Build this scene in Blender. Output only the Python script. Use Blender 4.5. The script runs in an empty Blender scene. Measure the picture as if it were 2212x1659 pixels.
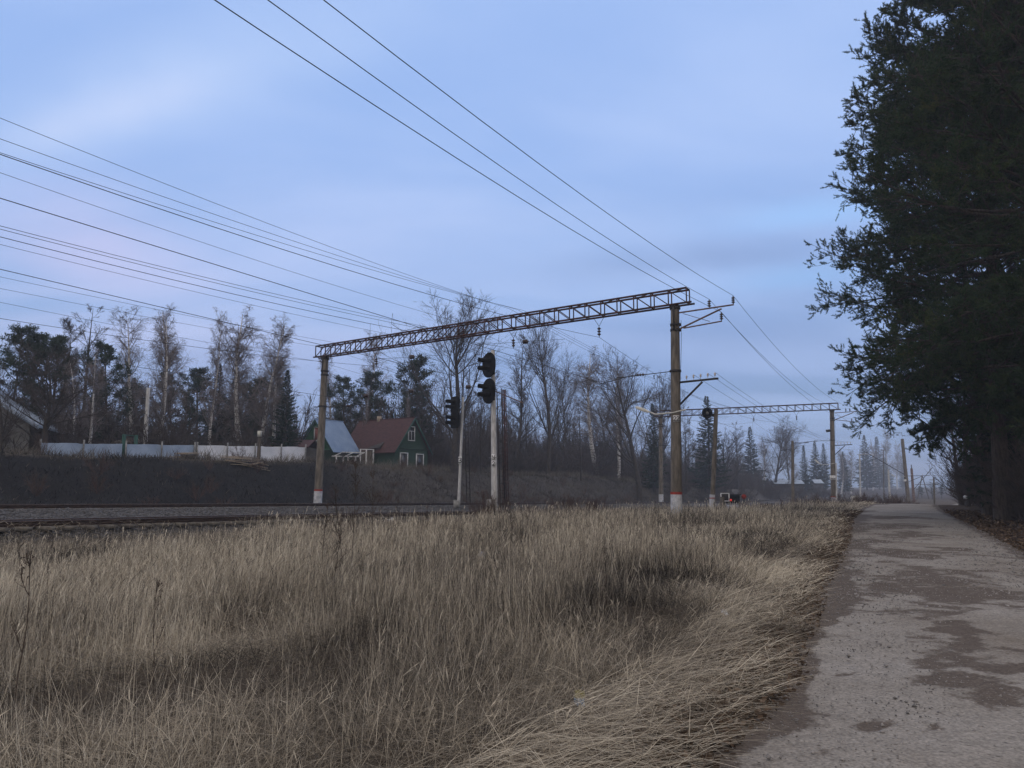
import bpy, math, random
import numpy as np
from mathutils import Vector

# ------------------------------------------------------------------ scene, camera, sky, sun
scn = bpy.context.scene
COL = scn.collection
F = 1659.0                                    # focal length in pixels of a 2212 px wide picture
PITCH = math.atan((1050 - 829.5) / F)
CAMZ = 1.6
cam_d = bpy.data.cameras.new('camera'); cam = bpy.data.objects.new('camera', cam_d); COL.objects.link(cam)
cam_d.sensor_width = 36.0; cam_d.lens = 36.0 * F / 2212.0
cam_d.clip_start = 0.1; cam_d.clip_end = 5000
cam.location = (0, 0, CAMZ); cam.rotation_euler = (math.pi / 2 + PITCH, 0, 0)
scn.camera = cam
scn.view_settings.view_transform = 'Standard'; scn.view_settings.look = 'None'
scn.view_settings.exposure = 0.0; scn.view_settings.gamma = 1.0
scn.cycles.max_bounces = 6; scn.cycles.diffuse_bounces = 2; scn.cycles.glossy_bounces = 2
scn.cycles.transmission_bounces = 2; scn.cycles.volume_bounces = 0; scn.cycles.transparent_max_bounces = 4
scn.cycles.use_denoising = True; scn.cycles.denoising_prefilter = 'ACCURATE'; scn.cycles.denoising_input_passes = 'RGB_ALBEDO_NORMAL'
scn.cycles.caustics_reflective = False; scn.cycles.caustics_refractive = False

SUN_EL, SUN_AZ = math.radians(4), math.radians(-75)     # low, to the left of the view
world = bpy.data.worlds.new('World'); scn.world = world; world.use_nodes = True
wn, wl = world.node_tree.nodes, world.node_tree.links
wn.clear()
def N(nodes, t, **kw):
    n = nodes.new(t)
    for k, v in kw.items(): setattr(n, k, v)
    return n
def ramp(node, stops, interp='LINEAR'):
    cr = node.color_ramp; cr.interpolation = interp
    while len(cr.elements) < len(stops): cr.elements.new(0.5)
    for e, (p, c) in zip(cr.elements, stops):
        e.position = p; e.color = (*c, 1) if len(c) == 3 else c
w_out = N(wn, 'ShaderNodeOutputWorld'); w_bg = N(wn, 'ShaderNodeBackground')
w_tc = N(wn, 'ShaderNodeTexCoord'); w_sep = N(wn, 'ShaderNodeSeparateXYZ')
wl.new(w_tc.outputs['Generated'], w_sep.inputs[0])
sky = N(wn, 'ShaderNodeTexSky', sky_type='NISHITA'); sky.sun_disc = False
sky.sun_elevation = SUN_EL; sky.sun_rotation = SUN_AZ
sky_s = N(wn, 'ShaderNodeVectorMath', operation='SCALE'); sky_s.inputs['Scale'].default_value = 0.9
wl.new(sky.outputs[0], sky_s.inputs[0])
# dusk gradient by height above the horizon
w_r = N(wn, 'ShaderNodeValToRGB'); wl.new(w_sep.outputs['Z'], w_r.inputs[0])
ramp(w_r, [(0.0, (2.2, 3.35, 5.5)), (0.10, (2.55, 3.9, 6.7)), (0.22, (3.2, 4.85, 8.5)), (0.40, (3.4, 5.15, 9.2)), (1.0, (3.1, 4.9, 9.1))])
mix0 = N(wn, 'ShaderNodeMix', data_type='RGBA'); mix0.inputs[0].default_value = 0.90
wl.new(sky_s.outputs[0], mix0.inputs[6]); wl.new(w_r.outputs[0], mix0.inputs[7])
# cloud veil: direction projected on a plane overhead, streaks run away to the right
w_add = N(wn, 'ShaderNodeMath', operation='ADD'); w_add.inputs[1].default_value = 0.16
wl.new(w_sep.outputs['Z'], w_add.inputs[0])
dx = N(wn, 'ShaderNodeMath', operation='DIVIDE'); dy = N(wn, 'ShaderNodeMath', operation='DIVIDE')
wl.new(w_sep.outputs['X'], dx.inputs[0]); wl.new(w_add.outputs[0], dx.inputs[1])
wl.new(w_sep.outputs['Y'], dy.inputs[0]); wl.new(w_add.outputs[0], dy.inputs[1])
cmb = N(wn, 'ShaderNodeCombineXYZ'); wl.new(dx.outputs[0], cmb.inputs[0]); wl.new(dy.outputs[0], cmb.inputs[1])
mp = N(wn, 'ShaderNodeMapping'); mp.inputs['Rotation'].default_value = (0, 0, math.radians(18)); mp.inputs['Scale'].default_value = (0.55, 1.25, 1)
wl.new(cmb.outputs[0], mp.inputs[0])
cn = N(wn, 'ShaderNodeTexNoise'); cn.inputs['Scale'].default_value = 1.1; cn.inputs['Detail'].default_value = 7; cn.inputs['Roughness'].default_value = 0.5; cn.inputs['Distortion'].default_value = 0.35
wl.new(mp.outputs[0], cn.inputs['Vector'])
cr_ = N(wn, 'ShaderNodeValToRGB'); ramp(cr_, [(0.36, (0, 0, 0)), (0.70, (1, 1, 1))], 'EASE'); wl.new(cn.outputs[0], cr_.inputs[0])
cfac = N(wn, 'ShaderNodeMath', operation='MULTIPLY'); cfac.inputs[1].default_value = 0.70
wl.new(cr_.outputs[0], cfac.inputs[0])
# veil is pinker low on the left where the sun has gone
wx = N(wn, 'ShaderNodeMapRange'); wx.inputs[1].default_value = 0.15; wx.inputs[2].default_value = -0.65
wl.new(w_sep.outputs['X'], wx.inputs[0])
wz = N(wn, 'ShaderNodeMapRange'); wz.inputs[1].default_value = 0.42; wz.inputs[2].default_value = 0.05
wl.new(w_sep.outputs['Z'], wz.inputs[0])
wp = N(wn, 'ShaderNodeMath', operation='MULTIPLY'); wl.new(wx.outputs[0], wp.inputs[0]); wl.new(wz.outputs[0], wp.inputs[1])
vc = N(wn, 'ShaderNodeMix', data_type='RGBA'); wl.new(wp.outputs[0], vc.inputs[0])
vc.inputs[6].default_value = (4.7, 6.1, 9.4, 1); vc.inputs[7].default_value = (6.6, 6.3, 8.9, 1)
mix1 = N(wn, 'ShaderNodeMix', data_type='RGBA'); wl.new(cfac.outputs[0], mix1.inputs[0])
wl.new(mix0.outputs[2], mix1.inputs[6]); wl.new(vc.outputs[2], mix1.inputs[7])
# dull grey-blue bank of cloud, low
mp2 = N(wn, 'ShaderNodeMapping'); mp2.inputs['Rotation'].default_value = (0, 0, math.radians(-12)); mp2.inputs['Scale'].default_value = (0.30, 1.0, 1); mp2.inputs['Location'].default_value = (3.1, 1.7, 0)
wl.new(cmb.outputs[0], mp2.inputs[0])
cn2 = N(wn, 'ShaderNodeTexNoise'); cn2.inputs['Scale'].default_value = 0.9; cn2.inputs['Detail'].default_value = 5
wl.new(mp2.outputs[0], cn2.inputs['Vector'])
cr2 = N(wn, 'ShaderNodeValToRGB'); ramp(cr2, [(0.45, (0, 0, 0)), (0.62, (1, 1, 1))], 'EASE'); wl.new(cn2.outputs[0], cr2.inputs[0])
c2z = N(wn, 'ShaderNodeMapRange'); c2z.inputs[1].default_value = 0.38; c2z.inputs[2].default_value = 0.16; wl.new(w_sep.outputs['Z'], c2z.inputs[0])
c2f = N(wn, 'ShaderNodeMath', operation='MULTIPLY'); wl.new(cr2.outputs[0], c2f.inputs[0]); wl.new(c2z.outputs[0], c2f.inputs[1])
c2g = N(wn, 'ShaderNodeMath', operation='MULTIPLY'); c2g.inputs[1].default_value = 0.35; wl.new(c2f.outputs[0], c2g.inputs[0])
mix2 = N(wn, 'ShaderNodeMix', data_type='RGBA'); wl.new(c2g.outputs[0], mix2.inputs[0])
def band(pa, pb, wid, amp, col, src, nscale=1.6, nlo=0.35, nhi=0.6):
    """a long cloud streak through two directions of the sky"""
    qs = []
    for u_, v_ in (pa, pb):
        a_ = (u_ - 1106) / F; b_ = (829.5 - v_) / F
        d_ = Vector((a_, math.cos(PITCH) - b_ * math.sin(PITCH), math.sin(PITCH) + b_ * math.cos(PITCH))).normalized(); qs.append(Vector((d_.x / (d_.z + 0.16), d_.y / (d_.z + 0.16), 0)))
    t_ = (qs[1] - qs[0]); ln = t_.length; t_.normalize(); n_ = Vector((-t_.y, t_.x, 0)); mid = (qs[0] + qs[1]) / 2
    wob = N(wn, 'ShaderNodeTexNoise'); wob.inputs['Scale'].default_value = 1.3; wob.inputs['Detail'].default_value = 6; wl.new(cmb.outputs[0], wob.inputs['Vector'])
    wv = N(wn, 'ShaderNodeVectorMath', operation='MULTIPLY_ADD'); wl.new(wob.outputs['Color'], wv.inputs[0]); wv.inputs[1].default_value = (0.5 * wid, 0.5 * wid, 0); wl.new(cmb.outputs[0], wv.inputs[2])
    sb_ = N(wn, 'ShaderNodeVectorMath', operation='SUBTRACT'); wl.new(wv.outputs[0], sb_.inputs[0]); sb_.inputs[1].default_value = mid + Vector((.25 * wid, .25 * wid, 0))
    outs = []
    for ax_, h_ in ((n_, wid), (t_, ln * 0.75)):
        dt = N(wn, 'ShaderNodeVectorMath', operation='DOT_PRODUCT'); wl.new(sb_.outputs[0], dt.inputs[0]); dt.inputs[1].default_value = ax_
        ab = N(wn, 'ShaderNodeMath', operation='ABSOLUTE'); wl.new(dt.outputs['Value'], ab.inputs[0])
        mr = N(wn, 'ShaderNodeMapRange'); mr.interpolation_type = 'SMOOTHSTEP'; mr.inputs[1].default_value = h_; mr.inputs[2].default_value = 0.0; mr.inputs[4].default_value = 1.0; wl.new(ab.outputs[0], mr.inputs[0]); outs.append(mr.outputs[0])
    nz_ = N(wn, 'ShaderNodeTexNoise'); nz_.inputs['Scale'].default_value = nscale; nz_.inputs['Detail'].default_value = 7; wl.new(cmb.outputs[0], nz_.inputs['Vector'])
    nm_ = N(wn, 'ShaderNodeMapRange'); nm_.inputs[1].default_value = nlo; nm_.inputs[2].default_value = nhi; nm_.inputs[3].default_value = 0.35; wl.new(nz_.outputs[0], nm_.inputs[0])
    m1_ = N(wn, 'ShaderNodeMath', operation='MULTIPLY'); wl.new(outs[0], m1_.inputs[0]); wl.new(outs[1], m1_.inputs[1])
    m2_ = N(wn, 'ShaderNodeMath', operation='MULTIPLY'); wl.new(m1_.outputs[0], m2_.inputs[0]); wl.new(nm_.outputs[0], m2_.inputs[1])
    m3_ = N(wn, 'ShaderNodeMath', operation='MULTIPLY'); wl.new(m2_.outputs[0], m3_.inputs[0]); m3_.inputs[1].default_value = amp
    mm_ = N(wn, 'ShaderNodeMix', data_type='RGBA'); wl.new(m3_.outputs[0], mm_.inputs[0]); wl.new(src, mm_.inputs[6]); mm_.inputs[7].default_value = (*col, 1)
    return mm_.outputs[2]
sk = mix1.outputs[2]
sk = band((-200, 400), (1000, -20), 0.20, 0.6, (5.3, 6.7, 9.6), sk, 2.2)
sk = band((20, 320), (480, 160), 0.10, 0.4, (6.6, 7.2, 9.6), sk, 3.4)
sk = band((0, 560), (420, 520), 0.5, 0.55, (6.4, 6.2, 9.0), sk)
sk = band((1180, 590), (1780, 545), 0.20, 0.75, (2.2, 3.3, 6.0), sk)
sk = band((1480, 490), (2000, 440), 0.13, 0.65, (3.5, 6.1, 10.2), sk)
sk = band((1500, 622), (1950, 590), 0.18, 0.6, (3.0, 5.4, 9.2), sk)
sk = band((1150, 760), (2000, 700), 0.55, 0.5, (2.2, 3.3, 6.0), sk)
wl.new(sk, mix2.inputs[6]); mix2.inputs[7].default_value = (2.6, 3.7, 6.6, 1)
# unseen sky overhead and behind the camera, brightened and warmed to light the ground
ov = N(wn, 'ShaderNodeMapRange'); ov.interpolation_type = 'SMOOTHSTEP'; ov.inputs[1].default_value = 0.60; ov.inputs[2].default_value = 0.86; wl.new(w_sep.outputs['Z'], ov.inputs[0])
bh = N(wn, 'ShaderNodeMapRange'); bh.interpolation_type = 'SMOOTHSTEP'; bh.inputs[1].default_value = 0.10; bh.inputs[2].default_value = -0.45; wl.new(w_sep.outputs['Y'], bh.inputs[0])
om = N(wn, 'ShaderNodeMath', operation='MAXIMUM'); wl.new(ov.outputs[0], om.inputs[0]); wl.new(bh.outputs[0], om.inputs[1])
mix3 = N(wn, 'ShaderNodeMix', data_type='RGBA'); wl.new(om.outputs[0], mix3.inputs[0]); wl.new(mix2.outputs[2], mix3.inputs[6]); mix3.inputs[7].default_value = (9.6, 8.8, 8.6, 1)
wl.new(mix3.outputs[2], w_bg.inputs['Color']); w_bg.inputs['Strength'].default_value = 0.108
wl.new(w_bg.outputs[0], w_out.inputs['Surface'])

sun_d = bpy.data.lights.new('sun', 'SUN'); sun = bpy.data.objects.new('sun', sun_d); COL.objects.link(sun)
sun_d.energy = 0.12; sun_d.angle = math.radians(30); sun_d.color = (1.0, 0.86, 0.74)
sv = Vector((math.sin(SUN_AZ) * math.cos(math.radians(25)), math.cos(SUN_AZ) * math.cos(math.radians(25)) * -1, math.sin(math.radians(25))))
sun.rotation_euler = sv.to_track_quat('Z', 'Y').to_euler()

# ------------------------------------------------------------------ geometry helpers
rng = np.random.default_rng(7)
def ray(u, v):
    a = (u - 1106) / F; b = (829.5 - v) / F
    d = np.array([a, math.cos(PITCH) - b * math.sin(PITCH), math.sin(PITCH) + b * math.cos(PITCH)])
    return d / d[1]
def P3(u, v, Y):
    r = ray(u, v); return np.array([r[0] * Y, Y, CAMZ + r[2] * Y])
def gp(u, v, z=0.0):
    r = ray(u, v); Y = (z - CAMZ) / r[2]; return r[0] * Y, Y

TH = math.radians(31)
A0 = np.array([8.2, 38.0])                       # foot of the nearest gantry mast
DV = np.array([math.sin(TH), math.cos(TH)]); NV = np.array([-math.cos(TH), math.sin(TH)])
def xy(t, s): return A0 + DV * t + NV * s
def st(x, y):
    dx_, dy_ = np.asarray(x) - A0[0], np.asarray(y) - A0[1]
    return dx_ * DV[0] + dy_ * DV[1], dx_ * NV[0] + dy_ * NV[1]

def hash2(ix, iy, seed):
    h = (ix * 374761393 + iy * 668265263 + seed * 1442695041) & 0xffffffff
    h = ((h ^ (h >> 13)) * 1274126177) & 0xffffffff
    return ((h ^ (h >> 16)) & 0xffff) / 65535.0
def vnoise(x, y, seed=0):
    x = np.asarray(x, float); y = np.asarray(y, float)
    ix = np.floor(x).astype(np.int64); iy = np.floor(y).astype(np.int64)
    fx = x - ix; fy = y - iy; fx = fx * fx * (3 - 2 * fx); fy = fy * fy * (3 - 2 * fy)
    a = hash2(ix, iy, seed); b = hash2(ix + 1, iy, seed); c = hash2(ix, iy + 1, seed); d = hash2(ix + 1, iy + 1, seed)
    return (a * (1 - fx) + b * fx) * (1 - fy) + (c * (1 - fx) + d * fx) * fy
def fbm(x, y, seed=0, o=3):
    r = 0; w = 0.5; tot = 0
    for k in range(o):
        r = r + w * vnoise(np.asarray(x) * 2 ** k, np.asarray(y) * 2 ** k, seed + k); tot += w; w *= 0.5
    return r / tot
def sstep(a, b, x):
    t = np.clip((np.asarray(x, float) - a) / (b - a), 0, 1); return t * t * (3 - 2 * t)

# road edges, X by Y
RY = [-30, 0, 4.65, 5.5, 6.66, 7.9, 9.2, 12.1, 16.5, 20.8, 37.2, 49.3, 60, 75, 110, 200]
RL = [-15, -0.95, 1.12, 1.66, 2.35, 2.85, 3.5, 4.75, 6.85, 8.85, 16.2, 22.3, 28.3, 37.5, 60, 118]
RR = [-10.8, 3.3, 5.3, 5.8, 6.4, 7.0, 7.6, 9.0, 11.0, 13.2, 21.2, 27.0, 32.6, 41.5, 64, 122]
def road_l(y): return np.interp(y, RY, RL)
def road_r(y): return np.interp(y, RY, RR)
def zr(t): return np.interp(t, [-70, -45, 75, 140, 400], [1.05, 0.95, -1.0, -1.5, -2.5])     # rail level
def zf(t): return np.interp(t, [-60, -20, 0, 14, 26, 34, 60, 100, 300], [0, 0.0, 0.06, 0.12, 0.28, 0.05, -0.95, -1.6, -2.6])
def zb(t): return np.interp(t, [-60, -15, 7, 28, 45, 55, 77, 120, 300], [3.7, 3.5, 3.4, 3.05, 2.75, 2.9, 2.3, 1.0, -0.5])
def G(x, y):
    x = np.asarray(x, float); y = np.asarray(y, float)
    t, s = st(x, y)
    f = zf(t) + (np.interp(t, [-60, -5, 8, 20, 30, 60], [0, 0, -.12, -.28, -.42, -.95]) - zf(t)) * sstep(-5.0, 1.5, s) * sstep(62, 45, t) * sstep(-8, 0, t) + 0.10 * (fbm(x * 0.35, y * 0.35, 3) - 0.5) * sstep(-9, -6, s)
    r = zr(t)
    bed = r - 0.16
    vd_ = np.interp(y, RY, RL) - x
    f = f + 0.34 * (fbm(x * 0.75, y * 0.6, 23, 2) - 0.5) * sstep(0.7, 2.0, vd_) * sstep(8.5, 6.5, s)
    z = f + (bed - f) * sstep(8.3, 10.0, s)
    z = z + 0.30 * sstep(13.0, 17.6, s) - 0.22 * sstep(22.6, 24.4, s)
    top = zb(t) + 0.55 * (fbm(t * 0.12, s * 0.12, 11) - 0.5)
    base = r + 0.06
    z = np.where(s > 26.3, base + (top - base) * sstep(26.3, 33.5, s), z)
    z = z - 0.65 * sstep(34.5, 39, s) * sstep(95, 70, t)
    z = z + (fbm(t * 0.3, s * 0.5, 5) - 0.5) * 1.0 * sstep(26.5, 28, s) * sstep(34, 32, s)
    z = z + 0.35 * sstep(-13.2, -16.5, s) + 0.25 * (fbm(x * 0.3, y * 0.3, 21) - 0.5) * sstep(-13.5, -16, s)
    return z

ORG = {}
def add_mesh(name, chunks, mat, parent=None, smooth=False, tints=None, loc=None):
    """chunks: list of (V[n,3], F[m,k]); tints: list of per-vertex floats."""
    Vs, Ls, Ts, off = [], [], [], 0
    for V, Fc in chunks:
        if len(V) == 0: continue
        V = np.asarray(V, np.float32); Fc = np.asarray(Fc, np.int64)
        Vs.append(V); Ls.append((Fc + off).ravel()); Ts.append(np.full(len(Fc), Fc.shape[1], np.int32)); off += len(V)
    V = np.concatenate(Vs); L = np.concatenate(Ls); T = np.concatenate(Ts)
    org = np.array(loc if loc is not None else (0, 0, 0), np.float32)
    if parent is not None and loc is None:
        top = parent
        while top.parent is not None: top = top.parent
        org = np.array(list(ORG.get(top.name, (0, 0, 0))), np.float32)
    me = bpy.data.meshes.new(name)
    me.vertices.add(len(V)); me.vertices.foreach_set('co', (V - org).astype(np.float32).ravel())
    me.loops.add(len(L)); me.loops.foreach_set('vertex_index', L.astype(np.int32))
    me.polygons.add(len(T))
    ls = np.zeros(len(T), np.int32); ls[1:] = np.cumsum(T)[:-1]
    me.polygons.foreach_set('loop_start', ls); me.polygons.foreach_set('loop_total', T)
    if smooth: me.polygons.foreach_set('use_smooth', np.ones(len(T), bool))
    if tints is not None:
        at = me.attributes.new('tint', 'FLOAT', 'POINT'); at.data.foreach_set('value', np.concatenate(tints).astype(np.float32))
    me.update(calc_edges=True)
    if mat: me.materials.append(mat)
    o = bpy.data.objects.new(name, me); COL.objects.link(o)
    if loc is not None: o.location = loc
    if parent is not None: o.parent = parent
    return o

class MB:
    def __init__(s): s.ch = []
    def box(s, c, size, ax=None, ay=None):
        """box at centre c; ax = unit x axis in plan or 3D, default world"""
        c = np.array(c, float); h = np.array(size, float) / 2
        if ax is None: ax = np.array([1, 0, 0.]); ay = np.array([0, 1, 0.]); az = np.array([0, 0, 1.])
        else:
            ax = np.array(list(ax) + [0.] * (3 - len(ax))); ax /= np.linalg.norm(ax)
            if ay is None:
                ay = np.cross([0, 0, 1.], ax); ay /= np.linalg.norm(ay)
            else: ay = np.array(list(ay) + [0.] * (3 - len(ay)))
            az = np.cross(ax, ay)
        V = [c + ax * h[0] * i + ay * h[1] * j + az * h[2] * k for i in (-1, 1) for j in (-1, 1) for k in (-1, 1)]
        Fc = [(0, 1, 3, 2), (4, 6, 7, 5), (0, 4, 5, 1), (2, 3, 7, 6), (0, 2, 6, 4), (1, 5, 7, 3)]
        s.ch.append((np.array(V), np.array(Fc))); return s
    def tube(s, pts, radii, k=8, cap=True):
        pts = np.array(pts, float); n = len(pts)
        radii = np.broadcast_to(np.array(radii, float), (n,))
        V, Fq = tubes(pts[None], radii[None], k)
        s.ch.append((V, Fq))
        if cap:
            for e in (0, n - 1):
                ring = V[e * k:(e + 1) * k]
                vv = np.vstack([ring, ring.mean(0)])
                s.ch.append((vv, np.array([(i, (i + 1) % k, k) for i in range(k)])))
        return s
    def bar(s, a, b, w, h=None):
        a = np.array(a, float); b = np.array(b, float); d = b - a; L = np.linalg.norm(d); ax = d / L
        up = np.array([0, 0, 1.]) if abs(ax[2]) < 0.95 else np.array([DV[0], DV[1], 0])
        ay = np.cross(up, ax); ay /= np.linalg.norm(ay)
        return s.box((a + b) / 2, (L, w, h or w), ax, ay)
    def lathe(s, c, prof, k=12, axis=(0, 0, 1)):
        c = np.array(c, float); ax = np.array(axis, float); ax /= np.linalg.norm(ax)
        pts = [c + ax * z for r, z in prof]
        V, Fq = tubes(np.array(pts)[None], np.array([max(r, 1e-4) for r, z in prof])[None], k, fixed=ax)
        s.ch.append((V, Fq)); return s
    def poly(s, V, Fs):
        for f_ in Fs: s.ch.append((np.array([V[i] for i in f_], float), np.array([list(range(len(f_)))])))
        return s
    def build(s, name, mat, parent=None, smooth=False, loc=None): return add_mesh(name, s.ch, mat, parent, smooth, loc=loc)

def tubes(P, R, k=4, fixed=None):
    """P[M,K,3], R[M,K] -> one vertex and quad array"""
    M, K, _ = P.shape
    T = np.empty_like(P); T[:, 1:-1] = P[:, 2:] - P[:, :-2]; T[:, 0] = P[:, 1] - P[:, 0]; T[:, -1] = P[:, -1] - P[:, -2]
    T /= np.linalg.norm(T, axis=2, keepdims=True) + 1e-9
    if fixed is not None: T = np.broadcast_to(np.array(fixed, float), T.shape)
    mean = P[:, -1] - P[:, 0]; 
    ref = np.where((np.abs(mean[:, 2:3]) > 0.8 * np.linalg.norm(mean, axis=1, keepdims=True)), np.array([[1., 0, 0]]), np.array([[0, 0, 1.]]))
    if fixed is not None: ref = np.broadcast_to(np.array([1., 0, 0]) if abs(fixed[2]) > 0.8 else np.array([0, 0, 1.]), ref.shape)
    A = np.cross(T, ref[:, None, :]); A /= np.linalg.norm(A, axis=2, keepdims=True) + 1e-9
    B = np.cross(T, A)
    an = np.arange(k) * 2 * math.pi / k
    V = P[:, :, None, :] + R[:, :, None, None] * (A[:, :, None, :] * np.cos(an)[None, None, :, None] + B[:, :, None, :] * np.sin(an)[None, None, :, None])
    V = V.reshape(-1, 3)
    i = np.arange(k); j = (i + 1) % k
    q = np.stack([i, j, j + k, i + k], 1)
    kk = (np.arange(K - 1) * k)[:, None, None] + q[None]
    mm = (np.arange(M) * K * k)[:, None, None, None] + kk[None]
    return V, mm.reshape(-1, 4)

def empty(name, loc, label, cat, group=None):
    o = bpy.data.objects.new(name, None); COL.objects.link(o); o.location = tuple(float(c) for c in loc); o.empty_display_size = 0.3
    ORG[o.name] = [float(c) for c in loc]
    return tag(o, label, cat, group)
def tag(o, label=None, cat=None, group=None, kind=None):
    if label: o['label'] = label
    if cat: o['category'] = cat
    if group: o['group'] = group
    if kind: o['kind'] = kind
    return o

# ------------------------------------------------------------------ materials
def mat_new(name):
    m = bpy.data.materials.new(name); m.use_nodes = True
    n, l = m.node_tree.nodes, m.node_tree.links
    return m, n, l, n['Principled BSDF']
def mat(name, c1, c2=None, scale=4.0, rough=0.8, metal=0.0, bump=0.0, detail=5, spec=0.3, tint=False, bscale=None, stretch=None, lo=0.35, hi=0.65):
    m, n, l, b = mat_new(name)
    b.inputs['Roughness'].default_value = rough; b.inputs['Metallic'].default_value = metal
    b.inputs['Specular IOR Level'].default_value = spec
    if c2 is None:
        b.inputs['Base Color'].default_value = (*c1, 1); return m
    tc = N(n, 'ShaderNodeTexCoord'); vec = tc.outputs['Object']
    if stretch:
        mpn = N(n, 'ShaderNodeMapping'); mpn.inputs['Scale'].default_value = stretch; l.new(vec, mpn.inputs[0]); vec = mpn.outputs[0]
    nz = N(n, 'ShaderNodeTexNoise'); nz.inputs['Scale'].default_value = scale; nz.inputs['Detail'].default_value = detail
    l.new(vec, nz.inputs['Vector'])
    r = N(n, 'ShaderNodeValToRGB'); ramp(r, [(lo, c1), (hi, c2)])
    if tint:
        at = N(n, 'ShaderNodeAttribute', attribute_name='tint')
        ad = N(n, 'ShaderNodeMath', operation='MULTIPLY_ADD'); l.new(nz.outputs[0], ad.inputs[0]); ad.inputs[1].default_value = 0.35
        l.new(at.outputs['Fac'], ad.inputs[2]); l.new(ad.outputs[0], r.inputs[0])
    else: l.new(nz.outputs[0], r.inputs[0])
    l.new(r.outputs[0], b.inputs['Base Color'])
    if bump:
        nb = N(n, 'ShaderNodeTexNoise'); nb.inputs['Scale'].default_value = bscale or scale * 3; nb.inputs['Detail'].default_value = 6
        l.new(vec, nb.inputs['Vector'])
        bp = N(n, 'ShaderNodeBump'); bp.inputs['Strength'].default_value = bump; bp.inputs['Distance'].default_value = 0.05
        l.new(nb.outputs[0], bp.inputs['Height']); l.new(bp.outputs[0], b.inputs['Normal'])
    return m
def foliage_mat(name, stops, trans=0.25, nscale=0.6):
    m, n, l, b = mat_new(name); n.remove(b); out = n['Material Output']
    at = N(n, 'ShaderNodeAttribute', attribute_name='tint')
    tc = N(n, 'ShaderNodeTexCoord'); nz = N(n, 'ShaderNodeTexNoise'); nz.inputs['Scale'].default_value = nscale; nz.inputs['Detail'].default_value = 3
    l.new(tc.outputs['Object'], nz.inputs['Vector'])
    ad = N(n, 'ShaderNodeMath', operation='MULTIPLY_ADD'); l.new(nz.outputs[0], ad.inputs[0]); ad.inputs[1].default_value = 0.5
    l.new(at.outputs['Fac'], ad.inputs[2])
    sb = N(n, 'ShaderNodeMath', operation='SUBTRACT'); sb.inputs[1].default_value = 0.25; l.new(ad.outputs[0], sb.inputs[0])
    r = N(n, 'ShaderNodeValToRGB'); ramp(r, stops); l.new(sb.outputs[0], r.inputs[0])
    d = N(n, 'ShaderNodeBsdfDiffuse'); t = N(n, 'ShaderNodeBsdfTranslucent'); mx = N(n, 'ShaderNodeMixShader'); mx.inputs[0].default_value = trans
    l.new(r.outputs[0], d.inputs[0]); l.new(r.outputs[0], t.inputs[0]); l.new(d.outputs[0], mx.inputs[1]); l.new(t.outputs[0], mx.inputs[2])
    l.new(mx.outputs[0], out.inputs['Surface'])
    return m

M = {}
M['concrete'] = mat('weathered_concrete', (0.078, 0.068, 0.055), (0.185, 0.162, 0.132), 2.2, 0.9, bump=0.3, stretch=(3, 3, 0.7))
M['white_paint'] = mat('whitewash', (0.33, 0.35, 0.38), (0.55, 0.56, 0.58), 6, 0.8, bump=0.2)
M['mast_white'] = mat('mast_white_paint', (0.36, 0.36, 0.355), (0.55, 0.55, 0.54), 3, 0.75, bump=0.15, stretch=(4, 4, 1))
M['red_paint'] = mat('red_paint', (0.22, 0.02, 0.016), (0.32, 0.032, 0.022), 8, 0.7)
M['rust'] = mat('rusty_steel', (0.022, 0.012, 0.011), (0.085, 0.035, 0.028), 5, 0.85, bump=0.2)
M['rust_light'] = mat('rusty_tube', (0.08, 0.045, 0.035), (0.20, 0.13, 0.10), 6, 0.8)
M['dark_steel'] = mat('dark_steel', (0.015, 0.014, 0.014), (0.04, 0.035, 0.033), 8, 0.7)
M['grey_steel'] = mat('galvanised_steel', (0.16, 0.16, 0.15), (0.30, 0.30, 0.29), 6, 0.6, metal=0.2)
M['wire'] = mat('wire_metal', (0.02, 0.019, 0.019), (0.04, 0.038, 0.036), 3, 0.7)
M['black'] = mat('signal_black', (0.006, 0.006, 0.007), (0.012, 0.012, 0.013), 6, 0.85, spec=0.1)
M['insul'] = mat('insulator_glaze', (0.03, 0.015, 0.01), (0.05, 0.03, 0.02), 9, 0.35)
M['insul_w'] = mat('porcelain', (0.45, 0.4, 0.36), (0.6, 0.55, 0.5), 9, 0.35)
M['plate'] = mat('plate_white', (0.55, 0.56, 0.56), (0.7, 0.7, 0.7), 5, 0.6)
M['ink'] = mat('plate_black', (0.012, 0.012, 0.012), (0.02, 0.02, 0.02), 5, 0.7)
M['lampgrey'] = mat('lamp_shell', (0.42, 0.42, 0.38), (0.58, 0.57, 0.52), 5, 0.5)
M['wood'] = mat('grey_timber', (0.05, 0.042, 0.035), (0.13, 0.11, 0.09), 3, 0.9, bump=0.3, stretch=(6, 6, 0.6))
M['wood_light'] = mat('pale_timber', (0.22, 0.18, 0.13), (0.38, 0.32, 0.25), 4, 0.85, stretch=(6, 6, 0.8))
M['rail'] = mat('rail_steel', (0.035, 0.022, 0.018), (0.07, 0.045, 0.035), 6, 0.6, metal=0.3)
M['rail_top'] = mat('rail_worn_top', (0.30, 0.31, 0.33), (0.45, 0.45, 0.47), 2, 0.35, metal=0.8)
M['sleeper'] = mat('sleeper_concrete', (0.08, 0.07, 0.06), (0.15, 0.14, 0.12), 5, 0.9)
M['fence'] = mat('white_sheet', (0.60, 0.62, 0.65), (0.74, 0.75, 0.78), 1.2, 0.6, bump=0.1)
M['fence_blue'] = mat('blue_grey_sheet', (0.24, 0.31, 0.42), (0.33, 0.41, 0.52), 1.2, 0.6)
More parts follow.
